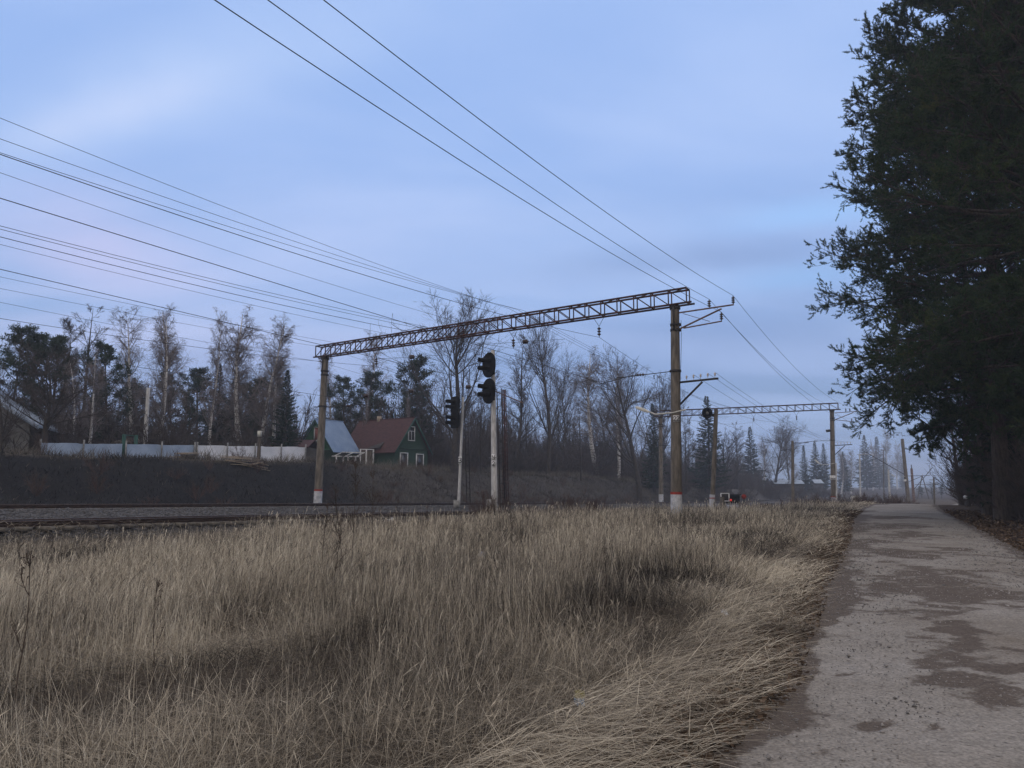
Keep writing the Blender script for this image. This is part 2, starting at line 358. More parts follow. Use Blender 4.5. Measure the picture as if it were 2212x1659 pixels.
M['green_paint'] = mat('green_boards', (0.020, 0.095, 0.045), (0.045, 0.165, 0.075), 3, 0.8, bump=0.3, bscale=1.2, stretch=(9, 9, 1))
M['green_dark'] = mat('dark_green_boards', (0.012, 0.035, 0.022), (0.022, 0.055, 0.035), 3, 0.85, bump=0.3, stretch=(1, 1, 9))
M['green_pole'] = mat('green_pipe', (0.01, 0.05, 0.04), (0.02, 0.08, 0.06), 4, 0.7)
M['roof_red'] = mat('red_slate_roof', (0.040, 0.0165, 0.0165), (0.074, 0.031, 0.030), 2.5, 0.8, bump=0.5, stretch=(1, 1, 5), bscale=4)
M['roof_blue'] = mat('blue_sheet_roof', (0.13, 0.20, 0.33), (0.19, 0.27, 0.40), 0.8, 0.45, bump=0.15, bscale=2)
M['roof_pale'] = mat('pale_sheet_roof', (0.24, 0.30, 0.38), (0.34, 0.40, 0.48), 1, 0.5)
M['white_trim'] = mat('white_trim', (0.46, 0.47, 0.47), (0.6, 0.6, 0.6), 5, 0.7)
M['glass'] = mat('window_glass', (0.02, 0.025, 0.03), (0.03, 0.035, 0.045), 2, 0.12, spec=0.6)
M['pink'] = mat('pink_board', (0.36, 0.13, 0.11), (0.46, 0.19, 0.16), 4, 0.8)
M['gray_wall'] = mat('grey_render', (0.13, 0.13, 0.125), (0.20, 0.20, 0.19), 1.2, 0.9, bump=0.2)
M['dark_wall'] = mat('dark_boards', (0.025, 0.022, 0.02), (0.05, 0.045, 0.04), 2, 0.9, stretch=(1, 1, 8))
M['bark'] = mat('bark_dark', (0.022, 0.019, 0.017), (0.065, 0.055, 0.048), 5, 0.95, bump=0.6, stretch=(3, 3, 0.6))
M['pine_bark'] = mat('pine_bark', (0.028, 0.023, 0.02), (0.08, 0.064, 0.052), 4, 0.95, bump=0.9, stretch=(3, 3, 0.7))
M['twig'] = mat('twigs_brown', (0.035, 0.028, 0.026), (0.075, 0.058, 0.052), 2, 0.95)
M['twig_birch'] = mat('twigs_birch', (0.12, 0.10, 0.096), (0.22, 0.19, 0.185), 2, 0.95)
def birch_mat():
    m, n, l, b = mat_new('birch_bark'); b.inputs['Roughness'].default_value = 0.8
    tc = N(n, 'ShaderNodeTexCoord'); mp_ = N(n, 'ShaderNodeMapping'); mp_.inputs['Scale'].default_value = (2, 2, 5); l.new(tc.outputs['Object'], mp_.inputs[0])
    nz = N(n, 'ShaderNodeTexNoise'); nz.inputs['Scale'].default_value = 1.2; nz.inputs['Detail'].default_value = 4; l.new(mp_.outputs[0], nz.inputs['Vector'])
    r = N(n, 'ShaderNodeValToRGB'); ramp(r, [(0.34, (0.04, 0.037, 0.035)), (0.42, (0.44, 0.43, 0.42)), (0.7, (0.66, 0.65, 0.63))]); l.new(nz.outputs[0], r.inputs[0])
    l.new(r.outputs[0], b.inputs['Base Color']); return m
M['birch'] = birch_mat()
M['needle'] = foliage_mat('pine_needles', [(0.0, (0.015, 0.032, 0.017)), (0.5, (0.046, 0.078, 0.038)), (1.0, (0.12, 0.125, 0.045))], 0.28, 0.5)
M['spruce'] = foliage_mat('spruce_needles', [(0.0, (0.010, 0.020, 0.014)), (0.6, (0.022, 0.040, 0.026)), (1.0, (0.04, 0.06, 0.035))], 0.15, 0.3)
M['bgpine'] = foliage_mat('distant_pine_needles', [(0.0, (0.014, 0.026, 0.018)), (0.6, (0.03, 0.05, 0.032)), (1.0, (0.06, 0.075, 0.045))], 0.15, 0.3)
M['grass'] = foliage_mat('dry_grass', [(0.0, (0.022, 0.020, 0.019)), (0.3, (0.115, 0.102, 0.085)), (0.58, (0.37, 0.322, 0.245)), (1.0, (0.78, 0.70, 0.55))], 0.25, 0.5)
M['bankgrass'] = foliage_mat('bank_grass', [(0.0, (0.012, 0.012, 0.013)), (0.5, (0.06, 0.055, 0.05)), (1.0, (0.20, 0.18, 0.15))], 0.2, 0.25)
M['weed'] = mat('dry_weed', (0.03, 0.022, 0.018), (0.075, 0.055, 0.042), 6, 0.95)
M['litter'] = foliage_mat('dead_leaves', [(0.0, (0.03, 0.022, 0.016)), (0.5, (0.08, 0.055, 0.038)), (1.0, (0.19, 0.14, 0.10))], 0.1, 2.0)
M['stone'] = mat('gravel_stone', (0.10, 0.095, 0.09), (0.30, 0.28, 0.26), 1.5, 0.9)

M['stone_dark'] = mat('ballast_stone', (0.04, 0.04, 0.042), (0.12, 0.117, 0.118), 2.5, 0.9)
def ground_mat():
    m, n, l, b = mat_new('ground_soil'); b.inputs['Roughness'].default_value = 1.0; b.inputs['Specular IOR Level'].default_value = 0.1
    at = N(n, 'ShaderNodeAttribute', attribute_name='Col')
    tc = N(n, 'ShaderNodeTexCoord')
    nz = N(n, 'ShaderNodeTexNoise'); nz.inputs['Scale'].default_value = 1.6; nz.inputs['Detail'].default_value = 9; nz.inputs['Roughness'].default_value = 0.7
    l.new(tc.outputs['Object'], nz.inputs['Vector'])
    n2 = N(n, 'ShaderNodeTexNoise'); n2.inputs['Scale'].default_value = 16; n2.inputs['Detail'].default_value = 4; l.new(tc.outputs['Object'], n2.inputs['Vector'])
    r = N(n, 'ShaderNodeMapRange'); r.inputs[1].default_value = 0.3; r.inputs[2].default_value = 0.7; r.inputs[3].default_value = 0.55; r.inputs[4].default_value = 1.5; l.new(nz.outputs[0], r.inputs[0])
    r2 = N(n, 'ShaderNodeMapRange'); r2.inputs[1].default_value = 0.3; r2.inputs[2].default_value = 0.7; r2.inputs[3].default_value = 0.5; r2.inputs[4].default_value = 1.5; l.new(n2.outputs[0], r2.inputs[0])
    mu = N(n, 'ShaderNodeMath', operation='MULTIPLY'); l.new(r.outputs[0], mu.inputs[0]); l.new(r2.outputs[0], mu.inputs[1])
    sc = N(n, 'ShaderNodeVectorMath', operation='SCALE'); l.new(at.outputs['Color'], sc.inputs[0]); l.new(mu.outputs[0], sc.inputs['Scale'])
    l.new(sc.outputs[0], b.inputs['Base Color'])
    bp = N(n, 'ShaderNodeBump'); bp.inputs['Strength'].default_value = 0.7; bp.inputs['Distance'].default_value = 0.06; l.new(n2.outputs[0], bp.inputs['Height']); l.new(bp.outputs[0], b.inputs['Normal'])
    return m
def road_mat():
    m, n, l, b = mat_new('packed_gravel'); b.inputs['Roughness'].default_value = 0.95; b.inputs['Specular IOR Level'].default_value = 0.15
    tc = N(n, 'ShaderNodeTexCoord')
    def noise(sc, det=5, rg=0.6):
        z = N(n, 'ShaderNodeTexNoise'); z.inputs['Scale'].default_value = sc; z.inputs['Detail'].default_value = det; z.inputs['Roughness'].default_value = rg
        l.new(tc.outputs['Object'], z.inputs['Vector']); return z.outputs[0]
    def rng_(src, a, b_, c, d):
        r = N(n, 'ShaderNodeMapRange'); r.inputs[1].default_value = a; r.inputs[2].default_value = b_; r.inputs[3].default_value = c; r.inputs[4].default_value = d; l.new(src, r.inputs[0]); return r.outputs[0]
    def op(o, a, b_):
        q = N(n, 'ShaderNodeMath', operation=o)
        for i, v in enumerate((a, b_)):
            if isinstance(v, float): q.inputs[i].default_value = v
            else: l.new(v, q.inputs[i])
        return q.outputs[0]
    base = N(n, 'ShaderNodeValToRGB'); ramp(base, [(0.3, (0.190, 0.164, 0.134)), (0.52, (0.252, 0.230, 0.200)), (0.72, (0.292, 0.272, 0.244))]); l.new(noise(0.45, 6), base.inputs[0])
    speck = op('MULTIPLY', rng_(noise(45, 3), 0.30, 0.72, 0.62, 1.32), rng_(noise(9, 6, 0.75), 0.3, 0.7, 0.80, 1.18))
    dk = N(n, 'ShaderNodeAttribute', attribute_name='damp')
    edge = op('ADD', dk.outputs['Fac'], op('ADD', rng_(noise(1.5, 8, 0.72), 0.25, 0.75, -0.62, 0.62), rng_(noise(9, 5, 0.7), 0.2, 0.8, -0.16, 0.16)))
    damp = rng_(edge, 0.40, 0.60, 0.0, 0.9)
    mx = N(n, 'ShaderNodeMix', data_type='RGBA'); l.new(damp, mx.inputs[0]); l.new(base.outputs[0], mx.inputs[6]); mx.inputs[7].default_value = (0.095, 0.075, 0.060, 1)
    # scattered dark crumbs
    vo = N(n, 'ShaderNodeTexVoronoi'); vo.inputs['Scale'].default_value = 13; l.new(tc.outputs['Object'], vo.inputs['Vector'])
    crumb = op('MULTIPLY', rng_(vo.outputs['Distance'], 0.10, 0.22, 1.0, 0.0), rng_(noise(2.2, 4), 0.42, 0.62, 0.0, 0.8))
    mc = N(n, 'ShaderNodeMix', data_type='RGBA'); l.new(crumb, mc.inputs[0]); l.new(mx.outputs[2], mc.inputs[6]); mc.inputs[7].default_value = (0.075, 0.062, 0.052, 1)
    sc = N(n, 'ShaderNodeVectorMath', operation='SCALE'); l.new(mc.outputs[2], sc.inputs[0]); l.new(speck, sc.inputs['Scale'])
    l.new(sc.outputs[0], b.inputs['Base Color'])
    hgt = op('ADD', noise(30, 4, 0.7), op('MULTIPLY', damp, -0.35))
    bp = N(n, 'ShaderNodeBump'); bp.inputs['Strength'].default_value = 0.55; bp.inputs['Distance'].default_value = 0.03; l.new(hgt, bp.inputs['Height']); l.new(bp.outputs[0], b.inputs['Normal'])
    return m

# ------------------------------------------------------------------ ground, road
def grid_faces(nx, ny):
    i = np.arange(nx - 1)[None, :]; j = np.arange(ny - 1)[:, None]
    a = j * nx + i
    return np.stack([a, a + 1, a + 1 + nx, a + nx], -1).reshape(-1, 4)
def build_ground():
    w = np.linspace(-1, 1, 420); X = np.sinh(w * 4.6) / np.sinh(4.6) * 700 + 6 * (1 - w * w)
    v = np.linspace(-0.55, 1, 430); Y = np.sinh(v * 4.8) / np.sinh(4.8) * 1200 + 12
    gx, gy = np.meshgrid(X, Y)
    gz = G(gx, gy)
    inside = (gx > road_l(gy) + 0.05) & (gx < road_r(gy) - 0.05) & (gy < 190)
    gz = gz - 0.10 * inside
    t, s = st(gx, gy)
    C = np.empty(gx.shape + (4,), np.float32); C[..., 3] = 1
    def put(mask, c):
        for k in range(3): C[..., k] = C[..., k] * (1 - mask) + c[k] * mask
    C[..., :3] = (0.085, 0.068, 0.05)
    put(sstep(8.3, 9.4, s), (0.08, 0.078, 0.078))                       # ballast
    put(sstep(9.2, 9.7, s) * sstep(12.1, 11.6, s), (0.05, 0.045, 0.042))   # oily bed under the rails
    put(sstep(17.5, 18, s) * sstep(22.5, 22, s), (0.055, 0.05, 0.047))
    put(sstep(22.6, 24, s), (0.05, 0.046, 0.042))
    burnt = sstep(16, 4, t + 6 * (fbm(t * 0.1, s * 0.15, 9) - 0.5))
    bankm = sstep(25.5, 27, s)
    put(bankm, (0.062, 0.056, 0.052)); put(bankm * burnt * sstep(34, 33, s), (0.014, 0.014, 0.015))
    put(sstep(32.6, 33.6, s), (0.10, 0.085, 0.065))
    put(sstep(40, 46, s), (0.05, 0.044, 0.036))
    vd = road_l(gy) - gx
    put(sstep(0.9, 0.3, vd) * (vd > -0.5), (0.058, 0.043, 0.033))      # leaf-strewn verge
    rd = gx - road_r(gy)
    put((rd > -0.3) * sstep(-0.3, 0.4, rd), (0.05, 0.037, 0.028))      # forest floor
    V = np.stack([gx, gy, gz], -1).reshape(-1, 3)
    o = add_mesh('ground', [(V, grid_faces(len(X), len(Y)))], ground_mat(), smooth=True)
    ca = o.data.color_attributes.new('Col', 'FLOAT_COLOR', 'POINT'); ca.data.foreach_set('color', C.reshape(-1))
    tag(o, kind='structure')
build_ground()

def build_road():
    ys = np.concatenate([np.arange(-25, 2, 0.5), np.arange(2, 22, 0.1), np.arange(22, 60, 0.25), np.arange(60, 180, 2.0)])
    ns = 60
    q = np.linspace(0, 1, ns)
    l_ = road_l(ys) - 0.12; r_ = road_r(ys) + 0.15
    wob = 0.40 * (fbm(ys * 0.6, ys * 0 + 3, 31) - 0.5) + 0.12 * (fbm(ys * 3, ys * 0, 33) - 0.5)
    gy = np.repeat(ys[:, None], ns, 1); gx = (l_ + wob)[:, None] * (1 - q)[None] + r_[:, None] * q[None]
    crown = 0.02 + 0.035 * np.sin(np.pi * q)[None]
    gz = G(gx, gy) + crown - 0.03 * ((q < 0.01) | (q > 0.99))[None] - 0.02 * (fbm(gx * 0.8, gy * 0.5, 41) - 0.5)
    damp = np.zeros_like(gx) + 0.12
    patches = [(6.99, 13.1, 1.0, 2.6), (6.29, 10.87, .8, 1.3), (5.92, 11.97, .5, 1.1), (9.22, 18.27, 1.2, 1.2), (12.55, 24.9, .7, 2.4), (4.08, 10.66, .45, 1.2), (7.2, 17.8, .55, 1.2),
               (4.42, 7.76, .35, .7), (4.3, 6.86, .40, .4), (3.66, 6.18, .42, .38), (3.6, 5.83, .3, .25), (4.9, 8.6, .35, .5), (2.74, 5.34, .1, .15), (2.11, 5.41, .13, .14), (2.78, 6.82, .10, .09), (10.6, 17.2, .8, .4), (8.6, 14.8, .6, .35), (5.1, 9.6, .9, .35), (14.5, 30, 1.5, 2), (18, 37, 1.6, 2), (9.8, 21.5, 1.1, .8), (11.0, 20.0, .9, .5)]
    wx_ = gx + 1.1 * (fbm(gx * 1.1, gy * 0.9, 43) - .5) + .5 * (fbm(gx * 3.5, gy * 3, 44) - .5); wy_ = gy + (1.6 * (fbm(gx * 0.9, gy * 0.8, 45) - .5) + .5 * (fbm(gx * 3.5, gy * 3, 46) - .5)) * np.clip(gy / 9, .5, 2)
    for px, py, rx, ry in patches:
        # patches follow the road's slant
        d = np.sqrt(((wx_ - px - 0.45 * (wy_ - py)) / rx) ** 2 + ((wy_ - py) / ry) ** 2)
        damp = np.maximum(damp, 0.14 + 0.62 * sstep(1.7, 0.3, d))
    ed = np.minimum(np.abs(gx - road_l(gy)), 9); mar = 0.22 + 0.55 * sstep(.40, .62, fbm(gy * 0.55, gy * 0 + 9, 37)) * (0.5 + 0.03 * gy); damp = np.maximum(damp, 0.95 * sstep(1.3, 0.35, (gx - road_l(gy)) / mar))
    damp = np.maximum(damp, 0.8 * sstep(0.6, 0.0, road_r(gy) - gx))
    V = np.stack([gx, gy, gz], -1).reshape(-1, 3)
    o = add_mesh('road', [(V, grid_faces(ns, len(ys)))], road_mat(), smooth=True)
    at = o.data.attributes.new('damp', 'FLOAT', 'POINT'); at.data.foreach_set('value', damp.astype(np.float32).ravel())
    tag(o, kind='structure')
build_road()

# ------------------------------------------------------------------ tree growing
def unit(v): return v / (np.linalg.norm(v, axis=-1, keepdims=True) + 1e-9)
def sweep(base, d, L, K, up=0.0, jit=0.1, r=rng):
    Mn = len(base); P = np.zeros((Mn, K, 3)); P[:, 0] = base; cur = unit(np.array(d, float))
    for k in range(1, K):
        cur = cur + np.array([0, 0, 1.]) * (up if np.isscalar(up) else np.asarray(up)[:, None]) / (K - 1) + r.normal(0, jit, (Mn, 3))
        cur = unit(cur); P[:, k] = P[:, k - 1] + cur * (np.asarray(L) / (K - 1)).reshape(-1, 1)
    return P
def sprout(P, R, n, tlo, thi, alo, ahi, r=rng, flat=0.0):
    """n children on each parent: base point, direction, position along parent, radius there"""
    Mn, K, _ = P.shape
    idx = np.repeat(np.arange(Mn), n); t = r.uniform(tlo, thi, Mn * n)
    f = t * (K - 1); i = np.minimum(f.astype(int), K - 2); w = (f - i)[:, None]
    base = P[idx, i] * (1 - w) + P[idx, i + 1] * w
    tan = unit(P[idx, i + 1] - P[idx, i]); rad = R[idx, i] * (1 - w[:, 0]) + R[idx, i + 1] * w[:, 0]
    rv = r.normal(0, 1, (Mn * n, 3)); rv[:, 2] *= (1 - flat)
    perp = unit(rv - (rv * tan).sum(1, keepdims=True) * tan)
    a = r.uniform(alo, ahi, Mn * n)[:, None]
    return base, tan * np.cos(a) + perp * np.sin(a), t, rad, idx
def taper(r0, r1, K): return np.asarray(r0)[:, None] * np.linspace(1, 0, K)[None] + np.asarray(r1 if not np.isscalar(r1) else np.full(len(r0), r1))[:, None] * np.linspace(0, 1, K)[None]
def blades(base, d, L, W, r=rng, side=None):
    """triangular needles / leaves"""
    n = len(base)
    s = unit(np.cross(d, unit(r.normal(0, 1, (n, 3))))) if side is None else side
    L = np.broadcast_to(L, (n,)); W = np.broadcast_to(W, (n,))
    V = np.empty((n, 3, 3)); V[:, 0] = base - s * W[:, None] / 2; V[:, 1] = base + s * W[:, None] / 2; V[:, 2] = base + d * L[:, None]
    return V.reshape(-1, 3), np.arange(n * 3).reshape(-1, 3)
def leaf4(base, d, L, W, r=rng):
    """diamond sprays"""
    n = len(base); s = unit(np.cross(d, unit(r.normal(0, 1, (n, 3)))))
    L = np.broadcast_to(L, (n,))[:, None]; W = np.broadcast_to(W, (n,))[:, None]
    V = np.empty((n, 4, 3)); V[:, 0] = base; V[:, 1] = base + d * L * 0.45 + s * W / 2; V[:, 2] = base + d * L; V[:, 3] = base + d * L * 0.45 - s * W / 2
    return V.reshape(-1, 3), np.arange(n * 4).reshape(-1, 4)

def bare_tree(seed, H, form):
    """returns (trunk chunks, crown chunks) at the origin"""
    r = np.random.default_rng(seed)
    if form == 'linden':       # several steep limbs from low down, fan crown
        nl = 9; trunk = sweep(np.zeros((1, 3)), [[0.03, 0, 1]], [H * 0.93], 9, 0.1, 0.035, r); TR = taper([H * 0.017], 0.02, 9)
        b, d, t, rad, _ = sprout(trunk, TR, nl + 17, 0.12, 0.90, 0.35, 0.85, r)
        L1 = H * (0.70 - 0.52 * t) * r.uniform(0.8, 1.1, len(t)); P1 = sweep(b, d, L1, 8, 0.75, 0.07, r); R1 = taper(np.minimum(rad * 0.5, 0.0075 * L1 + 0.015), 0.014, 8)
        n2, n3, n4 = 9, 6, 4; up2, up3 = 0.45, 0.25; l2 = 0.42
    elif form == 'oak':
        trunk = sweep(np.zeros((1, 3)), [[0.05, 0.02, 1]], [H * 0.85], 9, 0.1, 0.06, r); TR = taper([H * 0.022], 0.03, 9)
        b, d, t, rad, _ = sprout(trunk, TR, 24, 0.18, 0.97, 0.6, 1.15, r)
        L1 = H * (0.62 - 0.36 * t) * r.uniform(0.75, 1.1, len(t)); P1 = sweep(b, d, L1, 8, 0.55, 0.13, r); R1 = taper(np.minimum(rad * 0.6, 0.012 * L1 + 0.02), 0.016, 8)
        n2, n3, n4 = 9, 6, 4; up2, up3 = 0.3, 0.15; l2 = 0.45
    elif form == 'slim':
        trunk = sweep(np.zeros((1, 3)), [[0.02, 0, 1]], [H], 10, 0.05, 0.03, r); TR = taper([H * 0.011], 0.012, 10)
        b, d, t, rad, _ = sprout(trunk, TR, 34, 0.22, 0.97, 0.5, 0.95, r)
        L1 = H * (0.30 - 0.22 * t) * r.uniform(0.6, 1.1, len(t)); P1 = sweep(b, d, L1, 7, 0.6, 0.08, r); R1 = taper(np.minimum(rad * 0.5, 0.012 * L1 + 0.01), 0.012, 7)
        n2, n3, n4 = 7, 5, 3; up2, up3 = 0.35, 0.2; l2 = 0.42
    else:                      # birch
        trunk = sweep(np.zeros((1, 3)), [[0.06 * r.normal(), 0.05 * r.normal(), 1]], [H], 11, 0.12, 0.035, r); TR = taper([H * 0.0115 + 0.05], 0.02, 11)
        b, d, t, rad, _ = sprout(trunk, TR, 54, 0.26, 0.99, 0.45, 1.0, r)
        L1 = H * (0.30 - 0.21 * t) * r.uniform(0.55, 1.2, len(t)); P1 = sweep(b, d, L1, 8, 0.9, 0.09, r); R1 = taper(np.minimum(rad * 0.5, 0.011 * L1 + 0.01), 0.010, 8)
        n2, n3, n4 = 9, 5, 3; up2, up3 = 0.1, -1.0; l2 = 0.5
    fine = 0.62 if form == 'birch' else 0.8
    b, d, t, rad, ix = sprout(P1, R1, n2, 0.08, 1.0, 0.35, 0.95, r)
    L2 = L1[ix] * l2 * r.uniform(0.6, 1.15, len(t)) * (1.1 - 0.5 * t); P2 = sweep(b, d, L2, 6, up2, 0.10, r); R2 = taper(np.clip(rad * 0.6, 0.012, 0.05), 0.011, 6)
    b, d, t, rad, ix3 = sprout(P2, R2, n3, 0.1, 1.0, 0.3, 0.8, r)
    L3 = L2[ix3] * 0.5 * r.uniform(0.6, 1.2, len(t)); P3_ = sweep(b, d, L3, 5, up3, 0.10, r); R3 = taper(np.clip(rad * 0.6, 0.010, 0.02) * fine, 0.008 * fine, 5)
    b, d, t, rad, ix4 = sprout(P3_, R3, n4, 0.1, 1.0, 0.3, 0.9, r)
    L4 = np.clip(L3[ix4] * 0.55, 0.15, 0.9) * r.uniform(0.6, 1.2, len(t)); P4 = sweep(b, d, L4, 4, up3 * 0.7, 0.10, r); R4 = taper(np.full(len(t), 0.009) * fine, 0.006 * fine, 4)
    return [tubes(trunk, TR, 9), tubes(P1, R1, 5)], [tubes(P2, R2, 3), tubes(P3_, R3, 3), tubes(P4, R4, 3)]

def spruce_tree(seed, H, wid=0.17, sparse=1.0):
    r = np.random.default_rng(seed)
    trunk = sweep(np.zeros((1, 3)), [[0, 0, 1]], [H], 8, 0, 0.01, r); TR = taper([H * 0.012 + 0.03], 0.01, 8)
    n1 = int(190 * sparse); z = H * (0.07 + 0.93 * np.linspace(0, 1, n1) ** 0.95); rel = z / H
    env = H * wid * (1 - rel) ** 0.85 * (1 - 0.35 * np.exp(-rel * 9)) * r.uniform(0.62, 1.12, n1) + 0.12
    az = np.arange(n1) * 2.39996 + r.normal(0, 0.3, n1)
    d = np.stack([np.cos(az), np.sin(az), 0.25 - 0.55 * (1 - rel)], 1)
    b = np.stack([np.zeros(n1), np.zeros(n1), z], 1)
    P1 = sweep(b, d, env, 6, 0.35, 0.05, r); R1 = taper(0.008 * env + 0.012, 0.008, 6)
    nb = 42
    bb, dd, t, rad, ix = sprout(P1, R1, nb, 0.10, 1.0, 0.45, 1.0, r, flat=0.55)
    dd = unit(dd + np.array([0, 0, -0.45])); Ls = np.clip(env[ix] * 0.26, 0.22, 0.75) * r.uniform(0.6, 1.2, len(t)) * (1.15 - 0.5 * t)
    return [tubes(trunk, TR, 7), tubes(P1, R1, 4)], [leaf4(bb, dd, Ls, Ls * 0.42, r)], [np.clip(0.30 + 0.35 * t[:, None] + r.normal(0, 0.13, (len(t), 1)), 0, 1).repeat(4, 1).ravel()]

def clump_pine(seed, H, lo=0.35, wid=0.2, round_=0.6):
    """pine seen from afar: tufted branches in the upper part"""
    r = np.random.default_rng(seed)
    trunk = sweep(np.zeros((1, 3)), [[0.02, 0, 1]], [H * 0.97], 9, 0, 0.03, r); TR = taper([H * 0.014 + 0.03], 0.03, 9)
    n1 = 44; tt = np.linspace(lo, 0.99, n1) ** 0.9
    f = tt * 8; i = np.minimum(f.astype(int), 7); w = (f - i)[:, None]; b = trunk[0, i] * (1 - w) + trunk[0, i + 1] * w
    rel = (tt - lo) / (1 - lo)
    env = H * wid * np.clip(np.sin(np.pi * np.clip(rel * 0.80 + 0.20, 0, 1)) ** round_, 0.15, 1) * r.uniform(0.40, 1.25, n1)
    az = np.arange(n1) * 2.39996 + r.normal(0, 0.8, n1)
    d = np.stack([np.cos(az), np.sin(az), 0.15 + 0.75 * rel], 1)
    P1 = sweep(b, d, env, 7, 0.4, 0.12, r); R1 = taper(0.013 * env + 0.015, 0.012, 7)
    b2, d2, t2, rad2, ix = sprout(P1, R1, 7, 0.35, 1.0, 0.4, 1.0, r, flat=0.3); L2 = env[ix] * 0.33 * r.uniform(0.5, 1.1, len(t2))
    P2 = sweep(b2, d2, L2, 4, 0.4, 0.12, r); R2 = taper(np.full(len(t2), 0.02), 0.01, 4)
    tips = np.concatenate([P2[:, -1], P2[:, 2], P1[:, -1]]); tips = tips[r.random(len(tips)) < 0.85]; m = len(tips)
    n = 17; base = np.repeat(tips, n, 0) + r.normal(0, 0.16, (m * n, 3)) * np.array([1, 1, .6]); dn = unit(r.normal(0, 1, (m * n, 3)) + np.array([0, 0, 0.5]))
    Ls = r.uniform(0.16, 0.42, m * n)
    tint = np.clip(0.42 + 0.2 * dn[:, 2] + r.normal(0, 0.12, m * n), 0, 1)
    return [tubes(trunk, TR, 8), tubes(P1, R1, 5)], [tubes(P2, R2, 3), leaf4(base, dn, Ls, Ls * 0.24, r)], [np.full(P2.size // 3 * 3, 0.0), tint.repeat(4)]

def near_pine(seed, H, env_pts, r_trunk):
    """big pine by the road; env_pts: (height, reach) pairs"""
    r = np.random.default_rng(seed)
    trunk = sweep(np.zeros((1, 3)), [[0.01, 0, 1]], [H], 12, 0, 0.012, r); TR = taper([r_trunk], 0.03, 12); TR[0, 0] *= 1.2
    hz = [e[0] for e in env_pts]; hr = [e[1] for e in env_pts]
    n1 = 150; z = np.linspace(hz[0], H * 0.985, n1) + r.normal(0, 0.15, n1)
    f = np.clip(z / H, 0, 0.995) * 11; i = f.astype(int); w = (f - i)[:, None]; b = trunk[0, i] * (1 - w) + trunk[0, i + 1] * w
    env = np.interp(z, hz, hr) * r.uniform(0.76, 1.02, n1)
    rel = z / H; az = np.arange(n1) * 2.39996 + r.normal(0, 0.35, n1)
    d = np.stack([np.cos(az), np.sin(az), -0.10 + 0.75 * rel ** 1.5], 1)
    P1 = sweep(b, d, env, 10, np.where(rel < 0.4, -0.25, 0.35), 0.10, r); R1 = taper(0.010 * env + 0.018, 0.012, 10)
    b2, d2, t2, rd2, ix = sprout(P1, R1, 21, 0.30, 1.0, 0.45, 1.10, r, flat=0.62)
    L2 = np.clip(env[ix] * 0.32, 0.6, 2.2) * r.uniform(0.5, 1.1, len(t2)) * (1.15 - 0.5 * t2)
    P2 = sweep(b2, d2, L2, 6, 0.15, 0.13, r); R2 = taper(np.clip(rd2 * 0.5, 0.012, 0.035), 0.008, 6)
    b3, d3, t3, rd3, ix3 = sprout(P2, R2, 8, 0.15, 1.0, 0.4, 1.0, r, flat=0.2)
    L3 = np.clip(L2[ix3] * 0.36, 0.2, 0.7) * r.uniform(0.6, 1.1, len(t3)); P3_ = sweep(b3, d3, L3, 4, 0.35, 0.12, r); R3 = taper(np.full(len(t3), 0.008), 0.005, 4)
    hv = r.random(len(P3_)) < 0.45; tips = np.concatenate([P3_[:, -1], P3_[hv, 2], P2[:, -1], P1[:, -1]]); td = unit(np.concatenate([P3_[:, -1] - P3_[:, -2], (P3_[:, 2] - P3_[:, 1])[hv], P2[:, -1] - P2[:, -2], P1[:, -1] - P1[:, -2]]))
    m = len(tips); n = 31
    cl_ = r.normal(0.40, 0.14, len(P2))[ix3]; clump = np.concatenate([cl_, cl_[hv], np.full(m - len(cl_) - hv.sum(), 0.45)])
    base = np.repeat(tips, n, 0) - np.repeat(td, n, 0) * r.uniform(-0.02, 0.24, (m * n, 1))
    dn = unit(np.repeat(td, n, 0) * 0.60 + unit(r.normal(0, 1, (m * n, 3))) * 0.9 + np.array([0, 0, 0.12]))
    Ls = r.uniform(0.08, 0.125, m * n)
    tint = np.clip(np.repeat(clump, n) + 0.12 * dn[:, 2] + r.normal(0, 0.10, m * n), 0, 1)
    wood = [tubes(P2, R2, 3), tubes(P3_, R3, 3)]
    nd = blades(base, dn, Ls, 0.026, r)
    return [tubes(trunk, TR, 14), tubes(P1, R1, 6)], wood, [nd], [tint.repeat(3)]

def shrub(seed, H, n=9, spread=0.45, lean=(0, 0)):
    r = np.random.default_rng(seed)
    b = np.zeros((n, 3)); b[:, :2] = r.normal(0, 0.18, (n, 2)) 
    d = np.stack([r.normal(lean[0], spread, n), r.normal(lean[1], spread, n), np.ones(n)], 1)
    P1 = sweep(b, d, H * r.uniform(0.6, 1.05, n), 8, 0.15, 0.07, r); R1 = taper(np.full(n, 0.006 * H + 0.008), 0.007, 8)
    b, d, t, rd, ix = sprout(P1, R1, 11, 0.15, 1.0, 0.3, 0.8, r); P2 = sweep(b, d, H * 0.30 * r.uniform(0.5, 1.1, len(t)), 5, 0.3, 0.1, r); R2 = taper(np.full(len(t), 0.010), 0.006, 5)
    b, d, t, rd, ix = sprout(P2, R2, 5, 0.1, 1.0, 0.3, 0.9, r); P4 = sweep(b, d, H * 0.13 * r.uniform(0.5, 1.1, len(t)), 4, 0.2, 0.1, r); R4 = taper(np.full(len(t), 0.007), 0.005, 4)
    return [tubes(P1, R1, 4)], [tubes(P2, R2, 3), tubes(P4, R4, 3)]

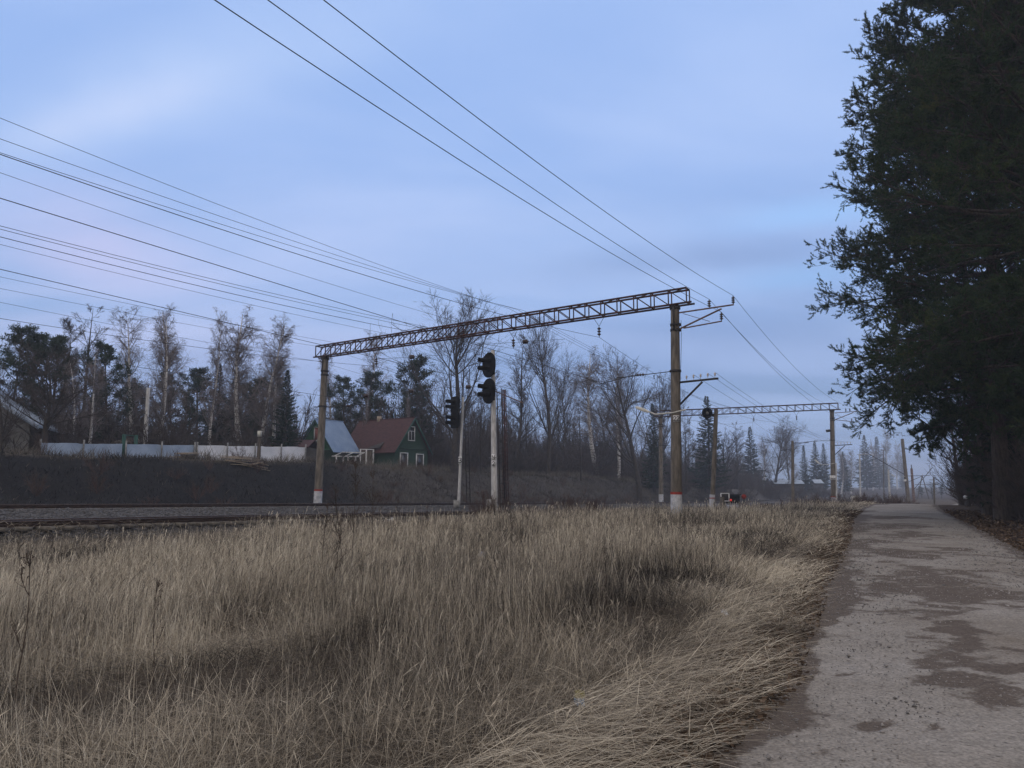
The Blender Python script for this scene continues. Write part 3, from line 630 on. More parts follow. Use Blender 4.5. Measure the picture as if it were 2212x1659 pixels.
# prototypes: mesh data for trunk and crown, shared by all copies
PROTO = {}
def proto(key, trunk, crown, mt, mc, tints=None, tname='trunk', extra=None):
    a = add_mesh(tname, trunk, mt, smooth=True); c = add_mesh('crown', crown, mc, tints=tints)
    parts = [a, c]
    if extra: parts.append(extra)
    for o in parts: COL.objects.unlink(o)
    PROTO[key] = parts
for k, (sd, H, fm) in {'linden_a': (3, 20, 'linden'), 'linden_b': (14, 20, 'linden'), 'oak_a': (5, 18, 'oak'), 'oak_b': (16, 18, 'oak'), 'slim_a': (8, 18, 'slim'), 'slim_b': (28, 18, 'slim'),
                       'birch_a': (9, 19, 'birch'), 'birch_b': (19, 19, 'birch'), 'birch_c': (29, 19, 'birch')}.items():
    tr, cr = bare_tree(sd, H, fm)
    bi = fm == 'birch'
    proto(k, tr[:1] if bi else tr, (tr[1:] if bi else []) + cr, M['birch'] if bi else M['bark'], M['twig_birch'] if bi else M['twig'])
PH = {'linden_a': 20, 'linden_b': 20, 'oak_a': 18, 'oak_b': 18, 'slim_a': 18, 'slim_b': 18, 'birch_a': 19, 'birch_b': 19, 'birch_c': 19}
for k, (sd, H, wd) in {'spruce_a': (4, 16, 0.19), 'spruce_b': (24, 16, 0.16), 'spruce_c': (34, 16, 0.24)}.items():
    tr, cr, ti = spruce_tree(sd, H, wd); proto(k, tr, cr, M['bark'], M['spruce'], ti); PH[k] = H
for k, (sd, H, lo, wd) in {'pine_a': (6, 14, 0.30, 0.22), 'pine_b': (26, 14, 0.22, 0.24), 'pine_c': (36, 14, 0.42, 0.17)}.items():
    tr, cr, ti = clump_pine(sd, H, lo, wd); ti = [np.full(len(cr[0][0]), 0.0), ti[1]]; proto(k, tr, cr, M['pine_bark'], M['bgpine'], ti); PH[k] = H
# a dying spruce with bare level branches
r_ = np.random.default_rng(77)
tk = sweep(np.zeros((1, 3)), [[0, 0, 1]], [14], 8, 0, 0.01, r_); tkr = taper([0.16], 0.01, 8)
b_, d_, t_, rd_, _ = sprout(tk, tkr, 64, 0.15, 0.99, 1.25, 1.6, r_); L_ = 14 * 0.24 * (1.04 - t_) * r_.uniform(0.7, 1.1, len(t_)); p1 = sweep(b_, d_, L_, 6, 0.1, 0.06, r_); r1 = taper(0.01 * L_ + 0.014, 0.012, 6)
b_, d_, t2_, rd_, ix_ = sprout(p1, r1, 9, 0.2, 1, 0.5, 1.0, r_, flat=0.6); p2 = sweep(b_, unit(d_ + np.array([0, 0, -.3])), np.clip(L_[ix_] * .25, .15, .7), 4, -0.3, 0.08, r_); r2 = taper(np.full(len(t2_), 0.012), 0.007, 4)
proto('larch', [tubes(tk, tkr, 7)], [tubes(p1, r1, 4), tubes(p2, r2, 3)], M['bark'], M['twig']); PH['larch'] = 14
for k, (sd, n, sp) in {'shrub_a': (1, 10, .4), 'shrub_b': (2, 13, .55)}.items():
    tr, cr = shrub(sd, 3.0, n, sp); proto(k, tr, cr, M['twig'], M['twig'], tname='stems'); PH[k] = 3.0

def far_shrub(seed, H=3.0, n=12):
    r = np.random.default_rng(seed); b = np.zeros((n, 3)); b[:, :2] = r.normal(0, 0.3, (n, 2)); d = np.stack([r.normal(0, .4, n), r.normal(0, .4, n), np.ones(n)], 1)
    P1 = sweep(b, d, H * r.uniform(0.6, 1.05, n), 6, 0.15, 0.08, r); R1 = taper(np.full(n, 0.03), 0.012, 6)
    b, d, t, rd, ix = sprout(P1, R1, 12, 0.12, 1.0, 0.3, 0.8, r); P2 = sweep(b, d, H * 0.30 * r.uniform(0.5, 1.1, len(t)), 4, 0.3, 0.1, r); R2 = taper(np.full(len(t), 0.013), 0.008, 4)
    b, d, t, rd, ix = sprout(P2, R2, 7, 0.05, 1.0, 0.3, 0.9, r); n = len(t); L = H * .13 * r.uniform(.5, 1.1, n)
    return [tubes(P1, R1, 4), tubes(P2, R2, 3)], [leaf4(b, d, L, .022, r)]
for k_, sd_ in (('far_shrub_a', 51), ('far_shrub_b', 52)):
    tr, cr = far_shrub(sd_); proto(k_, tr, cr, M['twig'], M['twig'], tname='stems')
def far_spruce(seed, H=3.0):
    r = np.random.default_rng(seed); n1 = 80; z = H * (0.05 + .95 * np.linspace(0, 1, n1)); az = np.arange(n1) * 2.39996; env = H * .2 * (1 - z / H) ** .85 * r.uniform(.6, 1.15, n1) + .02 * H
    d = np.stack([np.cos(az), np.sin(az), .1 - .4 * (1 - z / H)], 1); b = np.column_stack([np.zeros(n1), np.zeros(n1), z]); P1 = sweep(b, d, env, 4, .3, .05, r); R1 = taper(np.full(n1, .008), .004, 4)
    b, d, t, rd, ix = sprout(P1, R1, 22, .1, 1, .45, 1.0, r, flat=.5); L = np.clip(env[ix] * .34, .06, .2) * r.uniform(.6, 1.2, len(t))
    tk = sweep(np.zeros((1, 3)), [[0, 0, 1]], [H], 4, 0, 0, r)
    return [tubes(tk, taper([.04], .004, 4), 5)], [leaf4(b, unit(d + np.array([0, 0, -.4])), L, L * .45, r)]
for k_, sd_ in (('far_spruce_a', 61), ('far_spruce_b', 62)):
    tr, cr = far_spruce(sd_); proto(k_, tr, cr, M['bark'], M['spruce'], tname='trunk')
def plant(name, key, loc, scale, rot, label, cat, group=None, sx=1.0):
    o = empty(name, loc, label, cat, group); o.rotation_euler = (0, 0, rot); o.scale = (scale * sx, scale * sx, scale)
    for p in PROTO[key]:
        c = p.copy(); COL.objects.link(c); c.parent = o
    return o

# ------------------------------------------------------------------ railway
def gz(x, y): return float(G(x, y))
def tline(s, t0, t1, n, dz=0.0):
    t = np.linspace(t0, t1, n); p = A0[None] + DV[None] * t[:, None] + NV[None] * s
    return np.column_stack([p, zr(t) + dz])
def track(s0, dz, label):
    t = empty('railway_track', (*xy(0, s0), zr(0) + dz - 0.15), label, 'railway track', 'railway tracks')
    for sg in (-1, 1):
        c = tline(s0 + sg * 0.76, -75, 150, 90, dz - 0.15)
        mb = MB()
        for w, z0, z1 in ((0.15, 0.0, 0.03), (0.02, 0.03, 0.13), (0.075, 0.13, 0.176)):
            V = []
            for q in c:
                for a, b in ((-w / 2, z0), (w / 2, z0), (w / 2, z1), (-w / 2, z1)): V.append((q[0] + NV[0] * a, q[1] + NV[1] * a, q[2] + b))
            n = len(c); Fc = [(i * 4 + k, i * 4 + (k + 1) % 4, i * 4 + 4 + (k + 1) % 4, i * 4 + 4 + k) for i in range(n - 1) for k in range(4)]
            mb.ch.append((np.array(V), np.array(Fc)))
        r = mb.build('rail', M['rail'], t)
        V = []; n = len(c)
        for q in c:
            for a in (-0.034, 0.034): V.append((q[0] + NV[0] * a, q[1] + NV[1] * a, q[2] + 0.1785))
        m2 = MB(); m2.ch.append((np.array(V), np.array([(i * 2, i * 2 + 1, i * 2 + 3, i * 2 + 2) for i in range(n - 1)])))
        m2.build('running_surface', M['rail_top'], r)
    sl = MB()
    for k in np.arange(-70, 120, 0.6):
        p = xy(k, s0); sl.box((p[0], p[1], zr(k) + dz - 0.175), (0.24, 2.7, 0.10), DV)
    tag(sl.build('sleepers', M['sleeper'], t), kind='stuff')
track(10.6, 0.0, 'near railway track with shiny worn rails on ballast just behind the dry grass')
track(20.3, 0.30, 'far railway track at the foot of the dark bank')

# ------------------------------------------------------------------ gantries
def lerp(a, b, k): return np.array(a, float) * (1 - k) + np.array(b, float) * k
def pole_parts(root, base, top, r0, r1, paint=1.3, ring=True, name='mast', mt=None):
    base = np.array(base, float); top = np.array(top, float); ks = np.linspace(0, 1, 6)
    p = MB().tube([lerp(base - [0, 0, 0.4], top, k) for k in ks], [r0 + (r1 - r0) * k for k in ks], 14).build(name, mt or M['concrete'], root, True)
    L = np.linalg.norm(top - base)
    if paint:
        e = lerp(base, top, paint / L); MB().tube([base - [0, 0, 0.3], e], [r0 + 0.006, r0 + (r1 - r0) * paint / L + 0.006], 14).build('painted_base', M['white_paint'], p, True)
        if ring:
            e2 = lerp(base, top, (paint + 0.12) / L); MB().tube([e + (e - e2) * .02, e2], [r0 + 0.008] * 2, 14).build('red_band', M['red_paint'], p, True)
    return p
def truss(root, a, b, h=0.75, w=0.5, over=0.7, ch=0.085, pan=0.95):
    a = np.array(a, float); b = np.array(b, float); ax = (b - a) / np.linalg.norm(b - a); a = a - ax * over; b = b + ax * over
    L = np.linalg.norm(b - a); n = int(L / pan); sd = np.array([DV[0], DV[1], 0]) * w / 2; up = np.array([0, 0, h]); mb = MB()
    for sg in (-1, 1):
        mb.bar(a + sd * sg - ax * 0.25, b + sd * sg + ax * 0.2, ch); mb.bar(a + sd * sg + up, b + sd * sg + up, ch)
        for i in range(n + 1):
            q = lerp(a, b, i / n); mb.bar(q + sd * sg, q + sd * sg + up, 0.05)
            if i < n:
                q2 = lerp(a, b, (i + 1) / n); fl = (i < n / 2)
                mb.bar((q if fl else q2) + sd * sg, (q2 if fl else q) + sd * sg + up, 0.04)
    for i in range(n + 1):
        q = lerp(a, b, i / n); mb.bar(q - sd, q + sd, 0.045); mb.bar(q - sd + up, q + sd + up, 0.045)
        if i < n and i % 2 == 0:
            q2 = lerp(a, b, (i + 1) / n); mb.bar(q - sd + up, q2 + sd + up, 0.035)
    return mb.build('truss', M['rust'], root)
def insulator(root, p, L=0.5, down=True, mt='insul', r=0.075, discs=4, name='insulator', axis=(0, 0, 1)):
    p = np.array(p, float); ax = np.array(axis, float); sg = -1 if down else 1; prof = [(0.015, 0)]
    for k in range(discs):
        z = L * (0.12 + 0.76 * k / discs); dz = 0.76 * L / discs
        prof += [(0.03, z), (r, z + dz * 0.25), (r * 0.9, z + dz * 0.55), (0.03, z + dz * 0.8)]
    prof += [(0.018, L * 0.9), (0.018, L)]
    return MB().lathe(p, [(a, sg * b) for a, b in prof], 10, ax).build(name, M[mt], root, True)
NV3 = np.array([NV[0], NV[1], 0.]); DV3 = np.array([DV[0], DV[1], 0.]); ZZ = np.array([0, 0, 1.])
def glyph(mb, ch, o, ex, ey, h, th, ez):
    """strokes of one character on a plate; o lower-left, ex/ey unit vectors"""
    S = {'2': [(0, .78), (.12, .95), (.3, 1), (.48, .92), (.55, .75), (.48, .55), (0, 0), (.58, 0)],
         'Ч': [[(0, 1), (0, .62), (.12, .48), (.5, .48)], [(.55, 1), (.55, 0)]],
         '3': [(0, .9), (.2, 1), (.45, .95), (.52, .76), (.42, .58), (.2, .52), (.45, .46), (.57, .26), (.45, .06), (.2, 0), (0, .1)],
         '1': [[(.08, .75), (.3, 1), (.3, 0)]], '4': [[(.42, 0), (.42, 1), (0, .32), (.6, .32)]]}[ch]
    if isinstance(S[0], tuple): S = [S]
    for k, st_ in enumerate(S):
        for p, q in zip(st_[:-1], st_[1:]):
            A = o + ex * p[0] * h + ey * p[1] * h + ez * 0.004; B = o + ex * q[0] * h + ey * q[1] * h + ez * 0.004
            d = unit(B - A); mb.box((A + B) / 2 + ez * 0.0005 * (k + p[1]), (np.linalg.norm(B - A) + th, th, 0.006), d, np.cross(ez, d))
def plate_on(root, c, facing, w, h, text=None, rows=None):
    ez = np.array(facing, float); ez /= np.linalg.norm(ez); ex = np.cross(ZZ, ez); ex /= np.linalg.norm(ex); c = np.array(c, float)
    pl = MB().box(c, (w, h, 0.02), ex, np.cross(ez, ex)).build('number_plate', M['plate'], root)
    mb = MB(); f = c + ez * 0.010
    if text:
        hh = h * 0.66 if len(text) < 2 or w > h * 0.7 else h * 0.4; adv = hh * 0.78; x0 = -adv * (len(text) - 1) / 2 - hh * 0.28
        for k, chh in enumerate(text): glyph(mb, chh, f + ex * (x0 + adv * k) - ZZ * hh / 2, ex, ZZ, hh, hh * 0.15, ez)
    if rows:
        for k, (y, x0, x1) in enumerate(rows): mb.box(f + ex * (x0 + x1) / 2 * w + ZZ * y * h + ez * 0.004, ((x1 - x0) * w, h * 0.12, 0.006), ex, np.cross(ez, ex))
    if mb.ch: mb.build('lettering', M['ink'], pl)
    return pl
def clamp(mb, p, r, h=0.12): mb.lathe(np.array(p), [(r, -h / 2), (r + 0.05, -h / 2), (r + 0.05, h / 2), (r, h / 2)], 14)
def outrigger(root, top, detail=True, double=False):
    """three power line insulators on a tube frame, field side of the mast"""
    o = -NV3; fb = MB(); p0 = top + np.array([0, 0, -0.35])
    a0 = p0 + o * 0.2; a1 = p0 + o * 2.95 + ZZ * 0.08
    b0 = top + np.array([0, 0, -1.20]) + o * 0.15; b1 = p0 + o * 2.35 + ZZ * 0.04
    c1 = top + o * 2.35 + np.array([0, 0, -1.02 if not double else -1.5])
    fb.tube([a0, a1], 0.04, 8).tube([b0, b1 - ZZ * 0.09], 0.045, 8).tube([b0 + (b1 - b0) * .12 - ZZ * .07, c1], 0.035, 8).tube([a0 + o * .2 - ZZ * .06, c1 - o * 0.6 + ZZ * 0.05], 0.015, 6)
    br = fb.build('power_line_bracket', M['rust_light'], root, True)
    out = []
    for q in (a1 - o * 0.02, p0 + o * 1.75 + ZZ * 0.05, c1 - o * 0.02):
        for e in ((-0.0,) if not double else (-0.22, 0.22)):
            insulator(br, q + o * e + ZZ * 0.03, 0.42, False, 'insul', 0.09, 3)
        out.append(q + ZZ * 0.46)
    return out
def crossarm(root, m, n=5, L=1.95):
    o = -NV3; a = m + o * 0.18; b = m + o * (L + 0.2) + ZZ * 0.06
    fb = MB().bar(a, b, 0.10, 0.09).bar(m + o * 0.18 - ZZ * 1.12, m + o * L * 0.70 - ZZ * 0.05, 0.09, 0.08)
    ca = fb.build('telephone_crossarm', M['dark_steel'], root); out = []
    for k in range(n):
        q = lerp(a, b, 0.20 + 0.72 * k / (n - 1)) + ZZ * 0.05
        MB().lathe(q, [(0.012, 0), (0.012, 0.10), (0.035, 0.11), (0.05, 0.15), (0.035, 0.18), (0.05, 0.21), (0.03, 0.25), (0.005, 0.27)], 10).build('pin_insulator', M['insul_w'], ca, True)
        out.append(q + ZZ * 0.27)
    return out
def street_light_arm(root, m, out_dir, L=1.3, tilt=0.35, name='lamp'):
    o = np.array(out_dir, float); o /= np.linalg.norm(o)
    arm = MB().tube([m - o * 0.45 + ZZ * .13, m + o * 0.15, m + o * L * 0.62 - ZZ * 0.05, m + o * L * 0.80 + ZZ * 0.10], 0.035, 8).build(name + '_arm', M['lampgrey'], root, True)
    s = m + o * L * 0.80 + ZZ * 0.08; d = unit(o + ZZ * tilt); side = unit(np.cross(d, ZZ)); up = np.cross(side, d)
    V = []; prof = [(0, .07, .05), (.12, .10, .07), (.35, .15, .09), (.62, .14, .075), (.74, .07, .03)]
    for x, hw, hh in prof: V += [s + d * x + side * a * hw + up * b * hh for a, b in ((-1, -1), (1, -1), (.6, 1), (-.6, 1))]
    Fq = [(i * 4 + k, i * 4 + (k + 1) % 4, i * 4 + 4 + (k + 1) % 4, i * 4 + 4 + k) for i in range(len(prof) - 1) for k in range(4)] + [(0, 1, 2, 3), tuple(range((len(prof) - 1) * 4, len(prof) * 4))]
    mb = MB(); mb.ch.append((np.array(V), np.array(Fq))); mb.build(name + '_head', M['lampgrey'], arm)
def susp(root, s_pos, a, bdir, zt):
    """V-hung suspension insulator under the truss; returns the messenger point"""
    q = np.array([*(A0 + NV * 0), 0.]); 
    p = a + bdir * s_pos; p = np.array([p[0], p[1], zt])
    MB().tube([p - bdir * 0.32, p - ZZ * 0.5], 0.013, 6, False).tube([p + bdir * 0.32, p - ZZ * 0.5], 0.013, 6, False).build('hanger', M['wire'], root)
    insulator(root, p - ZZ * 0.5, 0.6, True, 'insul', 0.10, 3); return p - ZZ * 1.1
def gantry(a_base, a_top, l_base, l_top, label, ra=(0.28, 0.21), detail=True, plates=None, sus=(4.3, 9.8, 20.5), double=False):
    a_base, a_top, l_base, l_top = [np.array(q, float) for q in (a_base, a_top, l_base, l_top)]
    root = empty('catenary_gantry', a_base, label, 'catenary gantry', 'catenary supports along the railway')
    pole_parts(root, a_base, a_top, *ra, paint=1.25); pole_parts(root, l_base, l_top, *ra, paint=1.15, ring=detail)
    tr = truss(root, a_top + ZZ * 0.06, l_top + ZZ * 0.06)
    ax = unit(l_top - a_top)
    for top in (a_top, l_top):
        cl = MB()
        for dz, hh in ((-0.06, 0.2), (-0.95, 0.12), (-1.22, 0.12)): clamp(cl, top + ZZ * dz, ra[1] + 0.01, hh)
        for sg in (-1, 1): cl.bar(top + DV3 * sg * 0.24 - ZZ * 1.25, top + DV3 * sg * 0.24 + ZZ * 0.04, 0.07)
        cl.build('clamp', M['dark_steel'], root, False)
    pw = outrigger(root, a_top, detail, double)
    tel = crossarm(root, lerp(a_base, a_top, 0.635))
    msg = [susp(root, s, a_top, ax, a_top[2] + (l_top[2] - a_top[2]) * s / np.linalg.norm(l_top - a_top) + 0.02) for s in sus]
    # registration arms reach out from the masts
    m1 = lerp(a_base, a_top, 0.69); g = MB().tube([m1 + NV3 * 0.2, m1 + NV3 * 3.2 - ZZ * 0.12], 0.022, 6).tube([m1 + NV3 * 2.3 - ZZ * 0.05, m1 + NV3 * 4.2 - ZZ * 0.38], 0.018, 6)
    clamp(g, m1, ra[1] + 0.03, 0.1); rg = g.build('registration_arm', M['dark_steel'], root)
    m2 = lerp(l_base, l_top, 0.67); g = MB(); g.tube([m2 + NV3 * 0.8, m2 - NV3 * 1.2 - ZZ * 0.1], 0.035, 6).tube([m2 - NV3 * 1.0, m2 - NV3 * 4.8 - ZZ * 0.12], 0.02, 6)
    clamp(g, m2, ra[1] + 0.03, 0.1); rg2 = g.build('registration_arm', M['dark_steel'], root)
    insulator(rg, m1 + NV3 * 1.6 - ZZ * 0.05, 0.55, False, 'insul', 0.075, 3, axis=NV3); insulator(rg2, m2 - NV3 * 2.6 - ZZ * 0.1, 0.5, False, 'insul', 0.085, 3, axis=NV3)
    # earth wire down the mast
    q = [lerp(a_base, a_top, k) - NV3 * (0.27 + 0.05 * math.sin(k * 9)) for k in np.linspace(0.25, 0.93, 12)]
    MB().tube(q, 0.012, 5).build('earth_wire', M['wire'], root)
    return root, pw, tel, msg
GA_b, GA_t = P3(1461, 1113, 38), P3(1458, 662, 38)
GL_b, GL_t = P3(686, 1085, 52), P3(702.5, 772, 52)
GA_b[2] = gz(*GA_b[:2]) ; GL_b[2] = gz(*GL_b[:2])
ga, pwA, telA, msgA = gantry(GA_b, GA_t, GL_b, GL_t, 'nearest rusty lattice gantry on two brown concrete masts with white bases')
plate_on(ga, GA_b * 0.535 + GA_t * 0.465 - np.array([0.03, 0.265, 0]), (0.0, -1, 0), 0.30, 0.30, '22')
street_light_arm(ga, P3(1462, 891, 37.7), NV3 - DV3 * 0.1, 1.75, 0.42)
GB_b, GB_t = P3(1799, 1068, 91), P3(1797, 886, 91)
LB_b, LB_t = P3(1428, 1087, 100), P3(1427, 901, 100)
for q in (GB_b, LB_b): q[2] = gz(*q[:2])
gb, pwB, telB, msgB = gantry(GB_b, GB_t, LB_b, LB_t, 'second lattice gantry farther down the line beside the pale roofed sheds', ra=(0.30, 0.24), sus=(4.0, 9.0, 17.0), double=True, detail=False)
plate_on(gb, P3(1799, 1032, 90.5) + np.array([0, -0.1, 0]), (0.05, -1, 0), 0.78, 0.5, None, [(0.22, -.25, -.12), (0.22, 0.02, .16), (-0.18, -.36, -.05), (-0.18, .03, .34)])
street_light_arm(gb, P3(1794, 1003, 90.6), NV3, 1.5, 0.95)
xb = MB().tube([P3(1795, 930, 91) , P3(1785, 931, 91)], 0.16, 10).build('horn_speaker', M['dark_steel'], gb)

# the third support is a single mast with a curved bracket
pC_b, pC_t = P3(1961, 1060, 139), P3(1949, 948, 139); pC_b[2] = gz(*pC_b[:2])
mc = empty('catenary_mast', pC_b, 'single concrete catenary mast with hooked top bracket beyond the grass bank', 'catenary mast', 'catenary supports along the railway')
pole_parts(mc, pC_b, pC_t, 0.36, 0.27, paint=0)
MB().tube([pC_t, pC_t + ZZ * 1.1, pC_t + ZZ * 1.1 + NV3 * 1.3, pC_t + ZZ * 0.2 + NV3 * 1.35], 0.06, 6).tube([pC_t + ZZ * .55, pC_t + ZZ * .55 - NV3 * .5], 0.05, 6).build('top_bracket', M['dark_steel'], mc)
for k in (0.5, 1.4, 2.2): insulator(mc, pC_t + NV3 * k + ZZ * (0.75 if k < 2 else .7), 0.5, False, 'insul', 0.16, 3, axis=NV3)
crossarm(mc, lerp(pC_b, pC_t, 0.43), 4, 3.6)
MB().tube([lerp(pC_b, pC_t, .44) , lerp(pC_b, pC_t, .72) + NV3 * 6.5 + ZZ * 1.2], 0.07, 6).build('stay_tube', M['dark_steel'], mc)
street_light_arm(mc, P3(1950, 1030, 138.6), NV3, 1.6, 0.7)
plate_on(mc, P3(1955, 1038, 138.6), (0, -1, 0), 0.5, 0.35)
pD_b, pD_t = P3(1973, 1064, 165), P3(1969, 1012, 165); pD_b[2] = gz(*pD_b[:2])
md = empty('catenary_mast', pD_b, 'short rusty mast with a slanting jib right behind the hooked mast', 'catenary mast', 'catenary supports along the railway')
pole_parts(md, pD_b, pD_t, 0.30, 0.24, paint=0, mt=M['rust_light'])
MB().tube([pD_t, pD_t + ZZ * 0.8], 0.09, 6).tube([lerp(pD_b, pD_t, .35), lerp(pD_b, pD_t, 1.0) - NV3 * 4.0 + ZZ * 0.2], 0.07, 6).build('jib', M['dark_steel'], md)

# ------------------------------------------------------------------ overhead wires
def T3(t, s, z): p = xy(t, s); return np.array([p[0], p[1], z])
def span_pts(a, b, sag, n=22):
    k = np.linspace(0, 1, n)[:, None]; q = a * (1 - k) + b * k; q[:, 2] -= 4 * sag * (k[:, 0] * (1 - k[:, 0])); return q
def wire(label, sup, sags, r=0.012, name='overhead_wire', group='overhead power wires', cat='wire'):
    pts = [span_pts(np.array(a), np.array(b), sg) for a, b, sg in zip(sup[:-1], sup[1:], sags)]
    pts = np.concatenate([pts[0]] + [q[1:] for q in pts[1:]])
    o = MB().tube(pts, r, 5).build(name, M['wire'], None, loc=tuple(float(c) for c in sup[0])); tag(o, label, cat, group); return o
SP = 61.0
def aim(a, sag, v0):
    """height of the support out of frame on the left, from the row where the wire leaves the picture"""
    lo, hi = -6.0, 12.0
    for _ in range(40):
        md = (lo + hi) / 2; q = span_pts(prev(a, md), np.array(a), sag, 120); best = 0
        zc = q[:, 2] - CAMZ; dep = q[:, 1] * math.cos(PITCH) + zc * math.sin(PITCH); up_ = -q[:, 1] * math.sin(PITCH) + zc * math.cos(PITCH)
        k = dep > 2; u_ = 1106 + F * q[k, 0] / dep[k]; v_ = 829.5 - F * up_[k] / dep[k]; vv = np.interp(0, u_, v_)
        if vv > v0: lo = md
        else: hi = md
    return md
def prev(p, dz=0.6, span=SP): return np.array([p[0] - DV[0] * span, p[1] - DV[1] * span, p[2] + dz])
lab = ['power wire on the outermost insulator of the near bracket, running high overhead', 'power wire on the middle insulator of the near bracket', 'power wire on the lower insulator of the near bracket']
topC = [pC_t - NV3 * k + ZZ * z for k, z in ((2.6, .6), (1.6, .6), (2.2, -.4))]
for k, (a, b, c) in enumerate(zip(pwA, pwB, topC)): wire(lab[k], [prev(a, 0.4) - NV3 * (1.55, 2.4, 1.45)[k], a, b, c], [1.3, 1.5, 1.2], 0.010)
for k, s_ in enumerate((4.3, 9.8, 20.5)):
    a, b = msgA[k], msgB[k]; nm = ['nearest', 'middle', 'farthest'][k]
    cz = {0: 7.05, 1: 7.05, 2: 6.85}[k]
    o = empty('catenary_line', prev(a, 0.8), nm + ' pair of track wires hung below the gantry, joined by thin droppers', 'catenary line', 'catenary lines over the tracks')
    p0 = prev(a, 0.7); c = b + DV3 * 58 + ZZ * -0.9
    up = [span_pts(p0, a, 1.45, 26), span_pts(a, b, 1.7, 26), span_pts(b, c, 1.5, 14)]
    MB().tube(np.concatenate([up[0], up[1][1:], up[2][1:]]), 0.0105, 5).build('messenger_wire', M['wire'], o)
    ca = np.array([a[0], a[1], cz]); cb = np.array([b[0], b[1], cz - 0.95]); cp = prev(ca, 0.95); cc = cb + DV3 * 58 - ZZ * .9
    dn = [span_pts(cp, ca, 0.05, 26), span_pts(ca, cb, 0.05, 26), span_pts(cb, cc, 0.05, 14)]
    MB().tube(np.concatenate([dn[0], dn[1][1:], dn[2][1:]]), 0.0105, 5).build('contact_wire', M['wire'], o)
    for sp in (0, 1):
        for f_ in ((0.80,) if sp == 0 else (0.16, 0.38, 0.62, 0.85)):
            i = int(f_ * 25); MB().tube([up[sp][i], dn[sp][i]], 0.006, 4, False).build('dropper', M['wire'], o)
TR_ = lambda k, dz: GA_t + unit(GL_t - GA_t) * k + ZZ * dz
pts = [(10.0, 1.25, 255, 'topmost feeder wire, resting on the crossbeam above the white signal'), (9.5, 1.15, 300, 'feeder wire second from the top, clamped on the crossbeam above the white signal'), (9.1, 1.05, 330, 'feeder wire that joins the second one from below near the crossbeam'), (13.8, 1.0, 373, 'feeder wire crossing the beam left of the white signal'),
       (16.3, 1.0, 488, 'thick feeder wire meeting the crossbeam near its curled jumper'), (16.6, 0.90, 495, 'twin of the thick feeder wire, a hand below it'), (17.9, 0.5, 528, 'feeder wire meeting the middle of the lattice left of the curled jumper'), (24.6, 0.98, 598, 'feeder wire meeting the crossbeam top near its far mast'), (25.4, 0.70, 623, 'wire reaching the end of the crossbeam above the far mast'), (25.8, -0.25, 653, 'wire tied to the far mast just below its cap')]
for k, (kk, dz, v0, lb) in enumerate(pts):
    a = TR_(kk, dz); b = a + DV3 * SP - ZZ * 1.1 - NV3 * 2 * (kk > 15); sg = 1.1 if k < 4 else 0.9; wire(lb, [prev(a, aim(a, sg, v0)), a, b], [sg, 1.2], 0.011 if k in (4, 5) else 0.0085)
for k in (1, 3, 4): wire(['', 'second telephone wire from the mast along the crossarm', '', 'fourth telephone wire from the mast along the crossarm', 'telephone wire on the tip of the lower crossarm'][k], [telA[k], telB[min(k, 4)]], [0.9], 0.008, 'telephone_wire', 'telephone wires')
js = TR_(16.1, 0.8); MBj = MB().tube([js + DV3 * -3.5 + ZZ * 0.35, js - DV3 * 3.6 - ZZ * 0.3, js - DV3 * 2.6 - ZZ * .55, js - DV3 * 0.6 + ZZ * .1, js + ZZ * .05], 0.014, 5)
tag(MBj.build('jumper_cable', M['wire'], None, loc=tuple(js)), 'curled jumper cable hanging from the thick feeder wire at the crossbeam', 'cable')
# loose insulators seen strung on wires near the far mast and the signal
for (u, v, Y, lb) in ((1012, 836, 47, 'fat insulator strung on a tie wire left of the white signal mast'), (890, 771, 46, 'black insulator hanging below the crossbeam before the big pine'), (1135, 738, 43, 'black insulator on the wire right above the white signal mast'), (889, 845, 50, 'round dark insulator on a wire in front of the pines'), (791, 855, 50, 'small dark insulator on the wire between the far mast and the pines')):
    p = P3(u, v, Y); o = empty('strain_insulator', p, lb, 'insulator', 'strain insulators on the wires'); insulator(o, p + NV3 * 0.2, 0.42, True, 'insul', 0.14, 3, 'insulator_body', NV3)
    MB().tube([p - NV3 * 2.5 - ZZ * 0.1, p - NV3 * .2], 0.009, 4).tube([p + NV3 * .2, p + NV3 * 3.5 + ZZ * 0.15], 0.009, 4).build('tie_wire', M['wire'], o)

